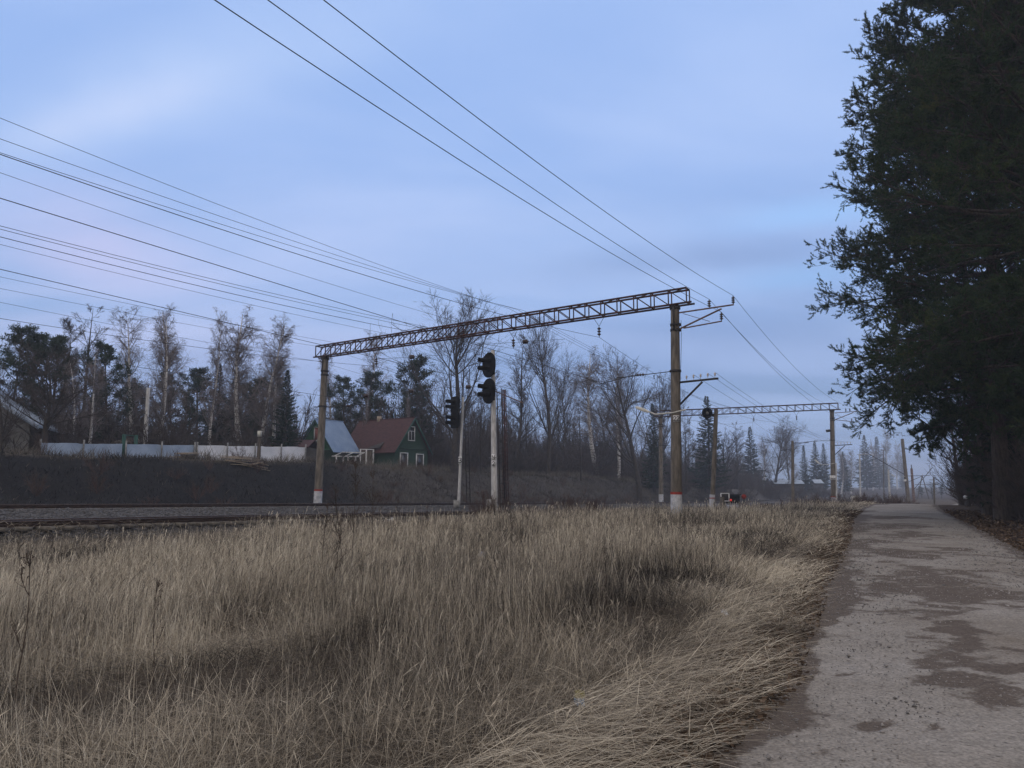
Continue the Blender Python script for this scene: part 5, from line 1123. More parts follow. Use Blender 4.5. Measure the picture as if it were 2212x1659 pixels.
# ------------------------------------------------------------------ trees on the far side
# (prototype, pixel column, pixel row of its top, distance, width factor, turn, name, label)
TREES = [
 ('pine_b', 45, 708, 57, 1.0, 0.3, 'pine_tree', 'grey-green pine behind the grey house, leftmost of three close tops'),
 ('pine_c', 88, 716, 58, 1.15, 1.3, 'pine_tree', 'grey-green pine behind the broad dark bare tree, middle of three close tops'),
 ('pine_c', 131, 722, 59, 1.1, 2.3, 'pine_tree', 'grey-green pine just right of the broad bare tree top'),
 ('oak_a', 113, 735, 48, 1.25, 0.4, 'bare_tree', 'broad black bare tree with a forked trunk before the grey-blue fence'),
 ('linden_b', 14, 800, 44, 1.3, 1.0, 'bare_tree', 'low bare tree whose twigs cover the wall of the grey house'),
 ('slim_a', 200, 668, 70, 1.35, 0.9, 'bare_tree', 'tall bare tree rising behind the two white birch trunks on the left'),
 ('slim_b', 150, 700, 68, 1.3, 2.0, 'bare_tree', 'thin bare tree behind the three grey-green pine tops'),
 ('birch_b', 178, 775, 55, 0.9, 1.1, 'birch_tree', 'birch with a bright white trunk, left one of the pair beside the dark pine'),
 ('birch_a', 208, 765, 56, 0.9, 2.4, 'birch_tree', 'birch with a bright white trunk, right one of the pair beside the dark pine'),
 ('pine_b', 246, 742, 60, 1.0, 4.3, 'pine_tree', 'dense dark pine standing alone left of the leaning utility pole'),
 ('spruce_c', 222, 790, 62, 0.9, 1.0, 'spruce_tree', 'dark bushy spruce tucked against the dense dark pine'),
 ('birch_c', 303, 690, 66, 1.0, 0.2, 'birch_tree', 'pale birch with a broken drooping top above the leaning utility pole'),
 ('birch_a', 352, 690, 66, 0.85, 3.1, 'birch_tree', 'slender birch leaning right of the utility pole'),
 ('birch_b', 371, 664, 67, 0.8, 0.6, 'birch_tree', 'tallest narrow birch right of the leaning utility pole'),
 ('pine_a', 388, 800, 76, 0.95, 2.0, 'pine_tree', 'small dark pine behind the tallest narrow birch'),
 ('pine_c', 434, 792, 80, 1.2, 0.5, 'pine_tree', 'hazy grey-green pine with a rounded crown and a clear stem'),
 ('birch_c', 466, 694, 68, 0.62, 1.9, 'birch_tree', 'thin birch left of the large clump of birches'),
 ('pine_a', 322, 828, 82, 1.3, 3.0, 'pine_tree', 'dark pine low behind the crossarm of the leaning utility pole'),
 ('spruce_c', 408, 838, 86, 1.0, 5.0, 'spruce_tree', 'dark bushy spruce left of the hazy round-crowned pine stem'),
 ('spruce_a', 506, 818, 80, 1.3, 1.5, 'spruce_tree', 'dark spruce between the tiered spruce and the large two-crested birch'),
 ('spruce_c', 555, 826, 84, 1.1, 2.5, 'spruce_tree', 'dark bushy spruce deep behind the stems of the birch clump'),
 ('spruce_a', 290, 815, 84, 1.2, 0.5, 'spruce_tree', 'dark spruce right of the dense dark pine, behind the broken-topped birch'),
 ('spruce_b', 474, 786, 70, 1.5, 0.0, 'spruce_tree', 'dark tiered spruce below the thin birch'),
 ('birch_a', 541, 678, 70, 1.15, 1.2, 'birch_tree', 'large birch with two crests in the middle of the white fence'),
 ('birch_b', 572, 690, 69, 0.95, 5.0, 'birch_tree', 'birch just right of the two-crested one, over the white fence'),
 ('birch_c', 598, 722, 69, 0.9, 4.0, 'birch_tree', 'rightmost lower birch of the clump over the white fence'),
 ('birch_a', 510, 745, 74, 0.9, 2.7, 'birch_tree', 'faint birch at the left side of the big birch clump'),
 ('pine_a', 574, 808, 72, 1.0, 1.0, 'pine_tree', 'dark pine behind the right end of the birch clump'),
 ('pine_b', 601, 812, 73, 0.8, 2.6, 'pine_tree', 'dark pine pressed against the pointed spruce left of the cottage'),
 ('spruce_a', 622, 798, 68, 1.15, 0.5, 'spruce_tree', 'sharply pointed black spruce left of the blue-roofed cottage'),
 ('pine_a', 530, 820, 78, 1.1, 0.7, 'pine_tree', 'dark pine half hidden by the stems of the birch clump'),
 ('birch_b', 726, 762, 88, 0.8, 0.9, 'birch_tree', 'faint hazy birch just right of the far gantry mast'),
 ('birch_c', 796, 742, 90, 0.9, 1.7, 'birch_tree', 'faint hazy birch above the round-topped dark pine'),
 ('slim_a', 690, 850, 92, 1.2, 1.7, 'bare_tree', 'low bare tree behind the blue-roofed cottage'),
 ('pine_b', 748, 812, 84, 0.95, 3.3, 'pine_tree', 'dark green pine behind the blue sheet roof'),
 ('pine_b', 796, 806, 86, 1.1, 0.2, 'pine_tree', 'round-topped dark green pine behind the gap between the two houses'),
 ('pine_a', 864, 768, 84, 1.1, 5.2, 'pine_tree', 'tallest dark green pine with a ragged top behind the red roof'),
 ('pine_b', 905, 830, 86, 1.05, 2.2, 'pine_tree', 'dark green pine at the right shoulder of the tallest pine'),
 ('birch_b', 790, 838, 79, 0.4, 4.0, 'birch_tree', 'thin white birch trunk in front of the round-topped pine'),
 ('birch_a', 882, 842, 81, 0.4, 2.1, 'birch_tree', 'thin white birch trunk behind the ridge of the red roof'),
 ('linden_b', 985, 668, 78, 1.45, 2.6, 'bare_tree', 'big fan-shaped bare tree left of the signals'),
 ('slim_b', 1040, 850, 84, 1.4, 0.9, 'bare_tree', 'low twiggy bare tree between the two signal masts'),
 ('slim_a', 935, 880, 80, 1.4, 3.9, 'bare_tree', 'low twiggy bare tree right of the red-roofed house'),
 ('slim_a', 1112, 722, 100, 1.25, 2.5, 'bare_tree', 'tall slim bare tree just right of the white signal mast'),
 ('linden_b', 1182, 706, 98, 0.95, 1.4, 'bare_tree', 'tallest bare tree with three steep black stems right of the signals'),
 ('slim_b', 1140, 850, 105, 1.2, 0.1, 'bare_tree', 'low bare tree between the slim one and the three-stemmed one'),
 ('larch', 1253, 852, 100, 1.1, 0.1, 'dying_spruce', 'sparse dying spruce with level bare branches in front of the pale birch'),
 ('birch_a', 1288, 762, 122, 1.15, 0.8, 'birch_tree', 'broad pale birch behind the dying spruce'),
 ('birch_c', 1332, 800, 124, 0.9, 3.8, 'birch_tree', 'lower pale birch between the broad one and the dark bare tree'),
 ('oak_b', 1376, 758, 108, 0.95, 2.2, 'bare_tree', 'large dark bare tree left of the nearest gantry mast'),
 ('slim_a', 1436, 812, 112, 1.3, 5.1, 'bare_tree', 'bare tree standing behind the nearest gantry mast'),
 ('spruce_b', 1409, 872, 118, 1.2, 0.9, 'spruce_tree', 'dark spruce behind the street lamp of the nearest gantry'),
 ('oak_a', 1218, 905, 112, 1.2, 4.0, 'bare_tree', 'low bushy bare tree at the foot of the tall three-stemmed one'),
 ('slim_b', 1062, 800, 118, 1.1, 1.3, 'bare_tree', 'pale slim bare tree showing between the two round signal heads and the slim tall tree'),
 ('linden_a', 1225, 792, 128, 0.8, 2.9, 'bare_tree', 'fine grey bare tree filling the gap right of the tall three-stemmed one'),
 ('oak_b', 1310, 842, 132, 1.0, 0.7, 'bare_tree', 'low wide bare tree behind the dying spruce and the pale birch'),
 ('slim_a', 1345, 790, 130, 1.1, 4.4, 'bare_tree', 'slender bare tree at the left side of the large dark bare tree'),
 ('linden_b', 1420, 822, 126, 1.0, 3.3, 'bare_tree', 'bare tree seen just left of the nearest gantry mast above the street lamp'),
 ('slim_a', 1478, 880, 134, 1.1, 0.3, 'bare_tree', 'faint bare tree right behind the lower crossarm of the nearest mast'),
 ('oak_a', 1562, 925, 140, 1.1, 2.0, 'bare_tree', 'faint wide bare tree between the loudspeaker pole and the blue-green spruce'),
 ('linden_a', 1700, 930, 165, 1.0, 5.0, 'bare_tree', 'hazy bare tree behind the bare grey pole'),
 ('birch_a', 1645, 950, 160, 1.3, 4.2, 'birch_tree', 'hazy low birch behind the round spreading bare tree'),
 ('spruce_c', 1820, 975, 185, 1.1, 1.4, 'spruce_tree', 'dim misty spruce behind the two misty birches'),
 ('birch_a', 1880, 955, 210, 0.8, 2.4, 'birch_tree', 'faint birch between the broad misty spruce and the pointed one'),
 ('slim_b', 1945, 985, 250, 1.4, 2.7, 'bare_tree', 'very faint bare tree right of the hooked mast'),
 ('spruce_b', 1948, 1000, 230, 1.6, 0.7, 'spruce_tree', 'very faint small spruce at the foot of the hooked mast'),
 ('spruce_a', 1526, 856, 108, 1.35, 2.2, 'spruce_tree', 'dark spruce behind the loudspeaker pole'),
 ('slim_b', 1483, 930, 116, 1.4, 2.2, 'bare_tree', 'low bare tree between the nearest mast and the dark spruce'),
 ('slim_a', 1588, 912, 130, 1.3, 3.2, 'bare_tree', 'hazy bare tree right of the loudspeaker pole'),
 ('spruce_a', 1620, 922, 128, 1.35, 4.1, 'spruce_tree', 'blue-green spruce left of the round bare tree'),
 ('oak_b', 1668, 902, 132, 1.0, 5.1, 'bare_tree', 'round spreading bare tree under the second crossbeam'),
 ('spruce_b', 1735, 962, 150, 1.2, 0.1, 'spruce_tree', 'hazy narrow spruce behind the sheds, left of a closer pair'),
 ('spruce_a', 1759, 954, 152, 1.3, 1.1, 'spruce_tree', 'hazy spruce behind the sheds, taller left one of a close pair'),
 ('spruce_a', 1778, 958, 155, 1.1, 2.1, 'spruce_tree', 'hazy spruce right behind the second gantry mast'),
 ('birch_b', 1715, 985, 160, 1.2, 0.1, 'birch_tree', 'hazy birch behind the bare grey pole'),
 ('birch_a', 1812, 972, 170, 1.0, 3.0, 'birch_tree', 'misty birch right of the second gantry mast'),
 ('birch_c', 1834, 978, 172, 1.0, 1.0, 'birch_tree', 'misty birch left of the tall misty spruces'),
 ('spruce_c', 1866, 940, 188, 1.15, 0.7, 'spruce_tree', 'broad misty spruce, the tallest one left of the hooked mast'),
 ('spruce_b', 1893, 944, 190, 1.4, 3.7, 'spruce_tree', 'pointed misty spruce just right of the broad tallest one'),
 ('birch_b', 1909, 932, 230, 0.8, 2.9, 'birch_tree', 'very faint tall birch behind the pointed misty spruce'),
 ('birch_c', 1932, 962, 240, 0.9, 1.9, 'birch_tree', 'very faint birch behind the hooked mast'),
 ('spruce_c', 1912, 988, 215, 1.3, 2.9, 'spruce_tree', 'low misty spruce at the foot of the pointed one'),
 ('oak_a', 2012, 1040, 235, 1.6, 2.9, 'bare_tree', 'low misty bush-like tree where the road ends'),
 ('pine_b', 2032, 1046, 250, 1.5, 0.9, 'pine_tree', 'low misty pine beyond the end of the road'),
 ('pine_b', 1990, 1050, 270, 1.8, 3.9, 'pine_tree', 'low misty pine under the distant pylon'),
]
def tree_at(key, u, v, Y, sx, rot, name, label):
    if u < 1950:                                   # stand clear of the tracks, on the far side
        q = P3(u, v, Y); s_ = float(st(q[0], q[1])[1]); off = 28.5 + (u * 7 % 11)
        if s_ < 27.5: Y = (off - NV @ -A0) / (NV[0] * ray(u, v)[0] + NV[1])
    if key.startswith('birch') and sx > .5: sx *= 1.35
    top = P3(u, v, Y); zg = gz(top[0], top[1]); H = max(top[2] - zg, 2.0)
    grp = {'birch_tree': 'birches beyond the tracks', 'spruce_tree': 'spruces beyond the tracks', 'pine_tree': 'pines beyond the tracks', 'bare_tree': 'bare trees beyond the tracks'}.get(name)
    plant(name, key, (top[0], top[1], zg - 0.1), H / PH[key], rot, label, name.replace('_', ' ').replace('bare tree', 'tree').replace('dying spruce', 'tree'), grp, sx)
for T_ in TREES: tree_at(*T_)

# dark understorey along the wood's edge, one tangled mass
def scatter_shrubs(name, spots, label, mt, proto_keys=('shrub_a', 'shrub_b')):
    chunks = []; r = np.random.default_rng(99)
    data = {}
    for k in proto_keys:
        cs = []
        for p in PROTO[k]:
            me = p.data; V = np.empty(len(me.vertices) * 3, np.float32); me.vertices.foreach_get('co', V); Lp_ = np.empty(len(me.loops), np.int32); me.loops.foreach_get('vertex_index', Lp_)
            cs.append((V.reshape(-1, 3), Lp_.reshape(-1, 4)))
        data[k] = cs
    for i, (x, y, h, w) in enumerate(spots):
        a = r.uniform(0, 6.28); c_, s_ = math.cos(a), math.sin(a); z = gz(x, y) - 0.05
        for V, Fq in data[proto_keys[i % len(proto_keys)]]:
            W = V * np.array([w, w, h / 3.0]); Q = np.column_stack([W[:, 0] * c_ - W[:, 1] * s_ + x, W[:, 0] * s_ + W[:, 1] * c_ + y, W[:, 2] + z]); chunks.append((Q, Fq))
    o = add_mesh(name, chunks, mt); return tag(o, label, 'undergrowth', kind='stuff')
r = np.random.default_rng(5); sp = []
for k in range(330):
    t = r.uniform(14, 175); s_ = 34.8 + abs(r.normal(0, 10)) + 2.0 * (t < 40); x, y = xy(t, s_); sp.append((x, y, r.uniform(2.0, 4.8) * (1 if t < 60 else 1.1), r.uniform(0.9, 1.7)))
for k in range(150):
    t = r.uniform(-24, 16); s_ = r.uniform(40, 66); x, y = xy(t, s_); sp.append((x, y, r.uniform(2.4, 6.0), r.uniform(1.0, 1.8)))
for k in range(110):
    t = r.uniform(70, 230); s_ = r.uniform(25.5, 46); x, y = xy(t, s_); sp.append((x, y, r.uniform(1.6, 3.9), r.uniform(1.0, 1.7)))
FS_ = ('far_shrub_a', 'far_shrub_b')
scatter_shrubs('undergrowth', sp, 'dark tangle of bare brush along the edge of the wood', M['twig'], FS_)
sp = []
for k in range(190):
    t = r.uniform(-45, 190); s_ = r.uniform(66, 120); x, y = xy(t, s_); sp.append((x, y, r.uniform(5.0, 9.0) * (1 if t < 40 else .9), r.uniform(1.7, 2.6)))
scatter_shrubs('distant_wood', sp, 'dark mass of spruces deep in the wood beyond the houses', M['spruce'], ('far_spruce_a', 'far_spruce_b'))
sp = []
for k in range(160):
    t = r.uniform(-45, 200); s_ = r.uniform(55, 110); x, y = xy(t, s_); sp.append((x, y, r.uniform(4.5, 9.0), r.uniform(1.8, 3.0)))
for k in range(150):
    t = r.uniform(18, 130); s_ = r.uniform(40, 75); x, y = xy(t, s_); sp.append((x, y, r.uniform(5.0, 10.0), r.uniform(1.6, 2.6)))
for k in range(170):
    t = r.uniform(45, 215); s_ = r.uniform(44, 105); x, y = xy(t, s_); sp.append((x, y, r.uniform(7.0, 13.0), r.uniform(1.6, 2.6)))
scatter_shrubs('distant_brush', sp, 'grey brown mass of bare young trees deep in the wood', M['twig'], FS_)
sp = []
for k in range(70):
    t = r.uniform(30, 75); s_ = r.uniform(-6.5, 6); x, y = xy(t, s_); sp.append((x, y, r.uniform(0.7, 1.5), r.uniform(0.35, 0.6)))
for k in range(16):
    t = r.uniform(-6, 12); s_ = r.uniform(7.2, 9.2); x, y = xy(t, s_); sp.append((x, y, r.uniform(0.7, 1.5), r.uniform(0.25, 0.5)))
M['redtwig'] = mat('reddish_twigs', (0.05, 0.03, 0.024), (0.11, 0.07, 0.055), 2, 0.95)
for k in range(70):
    t = r.uniform(-28, 80); s_ = r.uniform(25.5, 34.5); x, y = xy(t, s_); sp.append((x, y, r.uniform(0.5, 1.5), r.uniform(0.25, 0.5)))
scatter_shrubs('low_scrub', sp, 'reddish brown scrub growing through the dry grass and on the bank', M['redtwig'])

# ------------------------------------------------------------------ the big pines by the road
def pine_proto(key, seed, H, env, rt):
    tr, wood, nd, ti = near_pine(seed, H, env, rt)
    br = add_mesh('branches', wood, M['pine_bark'])
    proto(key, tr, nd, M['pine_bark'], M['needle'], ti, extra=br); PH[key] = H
pine_proto('big_pine_a', 101, 27, [(4.6, 2.0), (5.6, 3.4), (6.9, 5.6), (8.5, 6.4), (10, 6.2), (13.5, 7.1), (16, 6.4), (21, 6.0), (24, 4.6), (27, 1)], 0.36)
pine_proto('big_pine_b', 202, 25, [(4.6, 3.0), (5.8, 5.4), (7.5, 7.0), (10, 7.6), (13, 7.6), (17, 7.2), (21, 5.6), (24, 2.8), (25, 0.8)], 0.30)
BP = [('big_pine_a', 21.6, 34.2, 1.0, 0.0, 'huge dark pine by the road whose thick trunk foot shows at the road edge'),
      ('big_pine_b', 20.6, 27.0, 1.02, 2.1, 'dark pine at the right edge, nearest of the roadside pines'),
      ('big_pine_b', 24.2, 39.5, 0.95, 4.4, 'dark pine behind the thick-trunked one, deeper in the roadside stand'),
      ('big_pine_a', 25.2, 31.0, 0.92, 3.0, 'dark pine filling the gap at the right edge behind the nearest one')]
for k, x, y, sc, rot, lb in BP: plant('pine_tree', k, (x, y, gz(x, y) - .1), sc, rot, lb, 'pine tree', 'big pines along the road')
for k, (x, y, H, lb) in enumerate(((27.5, 44.5, 15, 'tall bare saplings leaning over the road end beside the pines'), (30.5, 52, 12, 'bare tree arching out at the far end of the roadside stand'), (25.6, 40.0, 10, 'thin bare tree close behind the thick pine trunk'), (33.5, 58, 10, 'small bare tree at the very end of the roadside stand'))):
    plant('bare_tree', 'slim_b' if k % 2 else 'linden_a', (x, y, gz(x, y) - .1), H / 18, k * 1.7, lb, 'tree', 'bare trees along the road', 1.5)
sp = []
for k in range(95):
    y = r.uniform(24, 72); x = float(road_r(y)) + 2.2 + abs(r.normal(0, 3.0)); sp.append((x, y, r.uniform(2.0, 5.2), r.uniform(0.7, 1.3)))
scatter_shrubs('roadside_brush', sp, 'dark bare brush under the roadside pines', M['twig'])
sp = []
for k in range(80):
    y = r.uniform(20, 95); x = float(road_r(y)) + 6.5 + r.uniform(0, 12); sp.append((x, y, r.uniform(3.5, 8), r.uniform(1.2, 2.0)))
scatter_shrubs('forest_brush', sp, 'deep dark brush in the wood right of the road', M['twig'])
tr_, cr_t, ti_ = spruce_tree(55, 9, 0.24); proto('young_spruce', tr_, cr_t, M['bark'], M['spruce'], ti_); PH['young_spruce'] = 9
for x, y, H, lb in ((24.5, 36.8, 9.5, 'young dark spruce right behind the thick pine trunk'), (27.0, 41.5, 10, 'young dark spruce deeper in the roadside wood'), (30.5, 47.5, 9, 'young dark spruce at the back of the roadside wood'), (26.4, 35.0, 11, 'dark spruce at the right edge beyond the pines'), (33.0, 53.5, 8, 'small dark spruce near the end of the roadside wood')):
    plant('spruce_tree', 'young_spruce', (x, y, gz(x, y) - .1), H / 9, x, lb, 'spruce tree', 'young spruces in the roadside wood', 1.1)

# ------------------------------------------------------------------ grass
def ribbons(base, az, lean, curl, L, W, K, r, twist=None):
    n = len(base); P = np.empty((n, K, 3)); P[:, 0] = base; th = lean.copy(); h = np.stack([np.cos(az), np.sin(az)], 1)
    for k in range(1, K):
        P[:, k, :2] = P[:, k - 1, :2] + h * (np.sin(th) * L / (K - 1))[:, None]; P[:, k, 2] = P[:, k - 1, 2] + np.cos(th) * L / (K - 1); th = th + curl / (K - 1)
    wa = r.uniform(0, 2 * math.pi, n); s = np.stack([np.cos(wa), np.sin(wa), np.zeros(n)], 1)
    prof = np.interp(np.linspace(0, 1, K), [0, 0.5, 1], [0.8, 1.0, 0.12])
    off = s[:, None, :] * (W[:, None] * prof[None] / 2)[..., None]
    V = np.stack([P - off, P + off], 2).reshape(-1, 3)
    i = np.arange(K - 1) * 2; q = np.stack([i, i + 1, i + 3, i + 2], 1); Fq = (np.arange(n) * K * 2)[:, None, None] + q[None]
    return V, Fq.reshape(-1, 4), P
def field_mask(x, y):
    t, s = st(x, y); vd = road_l(y) - x
    return (vd > 0.30) & (s < 9.4) & (t < 72) & (t > -60)
def hollow(x, y):
    """trampled and sheltered hollows: 1 inside"""
    h = np.zeros_like(x); x0_, y0_ = x, y; x = x + 1.3 * (fbm(x0_ * 1.2, y0_ * .9, 63) - .5); y = y + 2.2 * (fbm(x0_ * 1.2, y0_ * .9, 64) - .5)
    for cx, cy, rx, ry in ((-2.3, 6.0, 1.7, 1.0), (-1.2, 7.4, 1.2, .8), (-3.6, 5.4, 1.0, .7), (1.5, 10.5, .9, 2.0), (-1.0, 17.0, 1.4, 3.0), (2.6, 16.5, .7, 1.8), (-0.3, 12.6, .8, 1.8), (6.4, 22.5, 1.1, 3.0), (3.2, 12.5, .5, 1.2), (1.3, 7.4, .5, .9), (4.8, 18.5, .5, 1.4)):
        h = np.maximum(h, sstep(1.25, 0.45, np.sqrt(((x - cx) / rx) ** 2 + ((y - cy) / ry) ** 2)))
    h = h * sstep(.28, .52, fbm(x0_ * 2.2, y0_ * 1.6, 65))
    return np.maximum(h, 0.9 * sstep(5.0, 7.0, y) * sstep(0.57, 0.68, fbm(x * 0.55, y * 0.24, 61)))
def build_grass():
    r = np.random.default_rng(11)
    NT = 125000
    Y = np.exp(r.uniform(math.log(2.2), math.log(95), NT)); u = r.uniform(-1250, 2050, NT); X = (u - 1106) / F * Y
    # a little of the field behind and beside the camera
    x2 = r.uniform(-14, 0.4, 5000); y2 = r.uniform(-4, 4.0, 5000); far = np.hypot(x2, y2) > 2.3
    X = np.concatenate([X, x2[far]]); Y = np.concatenate([Y, y2[far]])
    k = field_mask(X, Y) & (np.hypot(X, Y) > 2.3); X, Y = X[k], Y[k]
    D = np.hypot(X, Y); dens = NT / (7.5 * np.maximum(Y, 2.2) ** 2); k = r.random(len(X)) < np.minimum(1, np.where(Y < 2.2, 9e9, 50.0) / dens); X, Y, D = X[k], Y[k], D[k]
    nb = np.clip(26 - D * 0.25, 9, 24).astype(int)
    idx = np.repeat(np.arange(len(X)), nb); n = len(idx)
    vd = road_l(Y) - X; t, s = st(X, Y)
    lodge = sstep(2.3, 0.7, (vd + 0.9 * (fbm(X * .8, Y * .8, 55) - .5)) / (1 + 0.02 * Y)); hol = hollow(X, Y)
    short = sstep(2.5, 7.8, s)
    big = fbm(X * 0.28, Y * 0.22, 71)
    mound = fbm(X * 1.1, Y * 0.9, 77, 2)
    H0 = np.interp(D, [2, 4.8, 7.2, 9.5, 13, 20, 40, 90], [0.27, 0.30, 0.38, 0.48, 0.50, 0.44, 0.42, 0.40])
    H = H0 * (0.55 + 0.9 * mound) * (0.75 + 0.5 * big) * (1 - 0.72 * hol) * (1 - 0.62 * lodge) * (1 - 0.82 * short) * r.uniform(0.5, 1.4, len(X))
    mat_ = sstep(0.50, 0.60, fbm(X * 0.75, Y * 0.5, 57)) * (lodge < .5); H = H * (1 - 0.25 * mat_)
    wind = 0.4 + 5.0 * (fbm(X * 0.35, Y * 0.35, 81) - .5); azT = wind + r.normal(0, 0.9, len(X)); azT = np.where(lodge > .5, -0.35 + r.normal(0, .5, len(X)), azT)
    tangle = sstep(8.5, 5.0, D); leanT = 0.05 + 0.30 * r.random(len(X)) ** 2 + 0.55 * tangle * r.random(len(X)) + 0.75 * mat_ + 0.75 * hol * r.random(len(X)) + 0.75 * lodge
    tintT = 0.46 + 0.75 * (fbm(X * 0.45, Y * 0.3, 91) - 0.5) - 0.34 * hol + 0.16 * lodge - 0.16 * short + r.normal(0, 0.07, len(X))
    spread = np.clip(0.10 + 0.012 * D, 0.10, 0.4)
    bx = X[idx] + r.normal(0, 1, n) * spread[idx]; by = Y[idx] + r.normal(0, 1, n) * spread[idx]
    ok = (road_l(by) - bx) > 0.18; idx, bx, by = idx[ok], bx[ok], by[ok]; n = len(idx)
    bz = G(bx, by) - 0.02
    typ = r.random(n); stalk = typ < 0.36; dead = typ > 0.84
    L = H[idx] * np.where(stalk, r.uniform(0.95, 1.45, n), np.where(dead, r.uniform(.5, .9, n), r.uniform(0.55, 1.05, n)))
    lean = np.abs(leanT[idx] + r.normal(0, 0.18, n) + tangle[idx] * r.normal(0, 0.4, n)) * np.where(stalk, 0.6, 1.1)
    L = L * np.where(tangle[idx] > .4, r.uniform(0.8, 1.7, n), 1.0); lean = np.where(dead, lean + r.uniform(.4, 1.2, n), lean)
    curl = np.where(stalk, r.uniform(-0.1, 0.4, n), r.uniform(0.0, 1.9, n) * r.uniform(.3, 1, n)) + 0.5 * lodge[idx]
    az = np.where(r.random(n) < 0.45 + 0.3 * tangle[idx], r.uniform(0, 6.283, n), azT[idx] + r.normal(0, 0.7, n))
    D2 = np.hypot(bx, by)
    weedy = (r.random(n) < 0.10); 
    W = np.maximum(np.where(stalk, 0.0022, 0.0036), D2 * np.where(stalk, 0.00038, 0.00048)) * r.uniform(0.7, 1.3, n)
    tint = tintT[idx] + np.where(stalk, 0.10, 0.0) - np.where(dead, 0.18, 0) - 0.35 * weedy + r.normal(0, 0.25, n)
    base = np.column_stack([bx, by, bz]); chunks, tints, tips = [], [], []
    near = D2 < 9
    for m_, K in ((near, 6), (~near, 4)):
        V, Fq, P = ribbons(base[m_], az[m_], lean[m_], curl[m_], L[m_], W[m_], K, r); chunks.append((V, Fq))
        # tint paints the shade of the gaps on the foot, paler towards the tip
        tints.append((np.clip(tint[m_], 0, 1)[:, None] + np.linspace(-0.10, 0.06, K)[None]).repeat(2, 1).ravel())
        sm = stalk[m_] & (r.random(m_.sum()) < np.where(short[idx][m_] > .5, 0.05, 0.16)) & (hol[idx][m_] < .4)
        tips.append((P[sm, -1], unit(P[sm, -1] - P[sm, -2]), tint[m_][sm], D2[m_][sm]))
    # feathery seed heads
    tp = np.concatenate([q[0] for q in tips]); td = np.concatenate([q[1] for q in tips]); tt = np.concatenate([q[2] for q in tips]); dd = np.concatenate([q[3] for q in tips]); m = len(tp)
    for j in range(4):
        d = unit(td * 1.3 + r.normal(0, 0.28, (m, 3)) + np.array([.22, 0, 0])); Ls = r.uniform(0.04, 0.10, m); b0 = tp - td * (0.025 * j)
        V, Fq = leaf4(b0, d, Ls, np.maximum(0.0035, dd * 0.0006), r); chunks.append((V, Fq)); tints.append(np.clip(tt + 0.02, 0, 1).repeat(4))
    # matted thatch covering the soil
    nm = 190000; Y = np.exp(r.uniform(math.log(2.2), math.log(60), nm)); X = (r.uniform(-1100, 2050, nm) - 1106) / F * Y; k = (road_l(Y) - X > 0.12) & (st(X, Y)[1] < 9.8); X, Y = X[k], Y[k]; n = len(X)
    vd = road_l(Y) - X; near_road = vd < 1.3
    az = np.where(near_road, -0.3 + r.normal(0, .7, n), r.uniform(0, 6.28, n)); kk_ = r.random(n) < np.clip(Y / 9, .25, 1); X, Y, vd, near_road, az = X[kk_], Y[kk_], vd[kk_], near_road[kk_], az[kk_]; n = len(X); W = np.maximum(0.0055, np.hypot(X, Y) * 0.0008) * r.uniform(.6, 1.2, n)
    V, Fq, P = ribbons(np.column_stack([X, Y, G(X, Y) + r.uniform(0, .10, n) + 0.08 * sstep(.2, 1.0, vd)]), az, r.uniform(1.15, 1.6, n), r.uniform(0, .5, n), r.uniform(.2, .6, n), W, 4, r)
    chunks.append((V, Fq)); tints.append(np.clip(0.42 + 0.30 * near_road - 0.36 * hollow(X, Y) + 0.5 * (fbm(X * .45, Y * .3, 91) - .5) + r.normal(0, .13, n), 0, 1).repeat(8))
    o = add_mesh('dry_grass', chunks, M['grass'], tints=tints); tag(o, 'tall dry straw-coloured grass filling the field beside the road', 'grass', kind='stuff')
build_grass()
def build_bank_grass():
    r = np.random.default_rng(12); n = 120000
    t = r.uniform(-30, 120, n); s = r.uniform(23.5, 37, n); x = A0[0] + DV[0] * t + NV[0] * s; y = A0[1] + DV[1] * t + NV[1] * s
    burnt = sstep(16, 4, t + 6 * (fbm(t * 0.1, s * 0.15, 9) - 0.5)) * sstep(34.0, 33.0, s)
    keep = r.random(n) < np.where(burnt > .5, 0.75, 1); x, y, s, burnt, t = x[keep], y[keep], s[keep], burnt[keep], t[keep]; n = len(x)
    pat = fbm(t * .35, s * .5, 15); L = r.uniform(.15, .5, n) * np.where(burnt > .5, .7, 1.0) + .25 * (pat > .6) * r.random(n); L = L * (1 + 1.0 * sstep(32.0, 33.5, s) * (fbm(t * .8, s * 0 + 2, 18) > .45))
    V, Fq, P = ribbons(np.column_stack([x, y, G(x, y) - .03]), r.uniform(0, 6.28, n), r.uniform(0, 1.1, n), r.uniform(0, 1.2, n), L, np.full(n, .03) * r.uniform(.6, 1.3, n), 4, r)
    tint = np.where(burnt > .5, .03 + .60 * (r.random(n) < .08) + .22 * sstep(.52, .64, fbm(t * .4, s * .7, 19)), .50 + .8 * (pat - .5) + .30 * sstep(32.0, 33.2, s)) + r.normal(0, .09, n)
    o = add_mesh('bank_grass', [(V, Fq)], M['bankgrass'], tints=[np.clip(tint, 0, 1).repeat(8)]); tag(o, 'scorched and matted low grass on the bank beyond the tracks', 'grass', kind='stuff')
build_bank_grass()
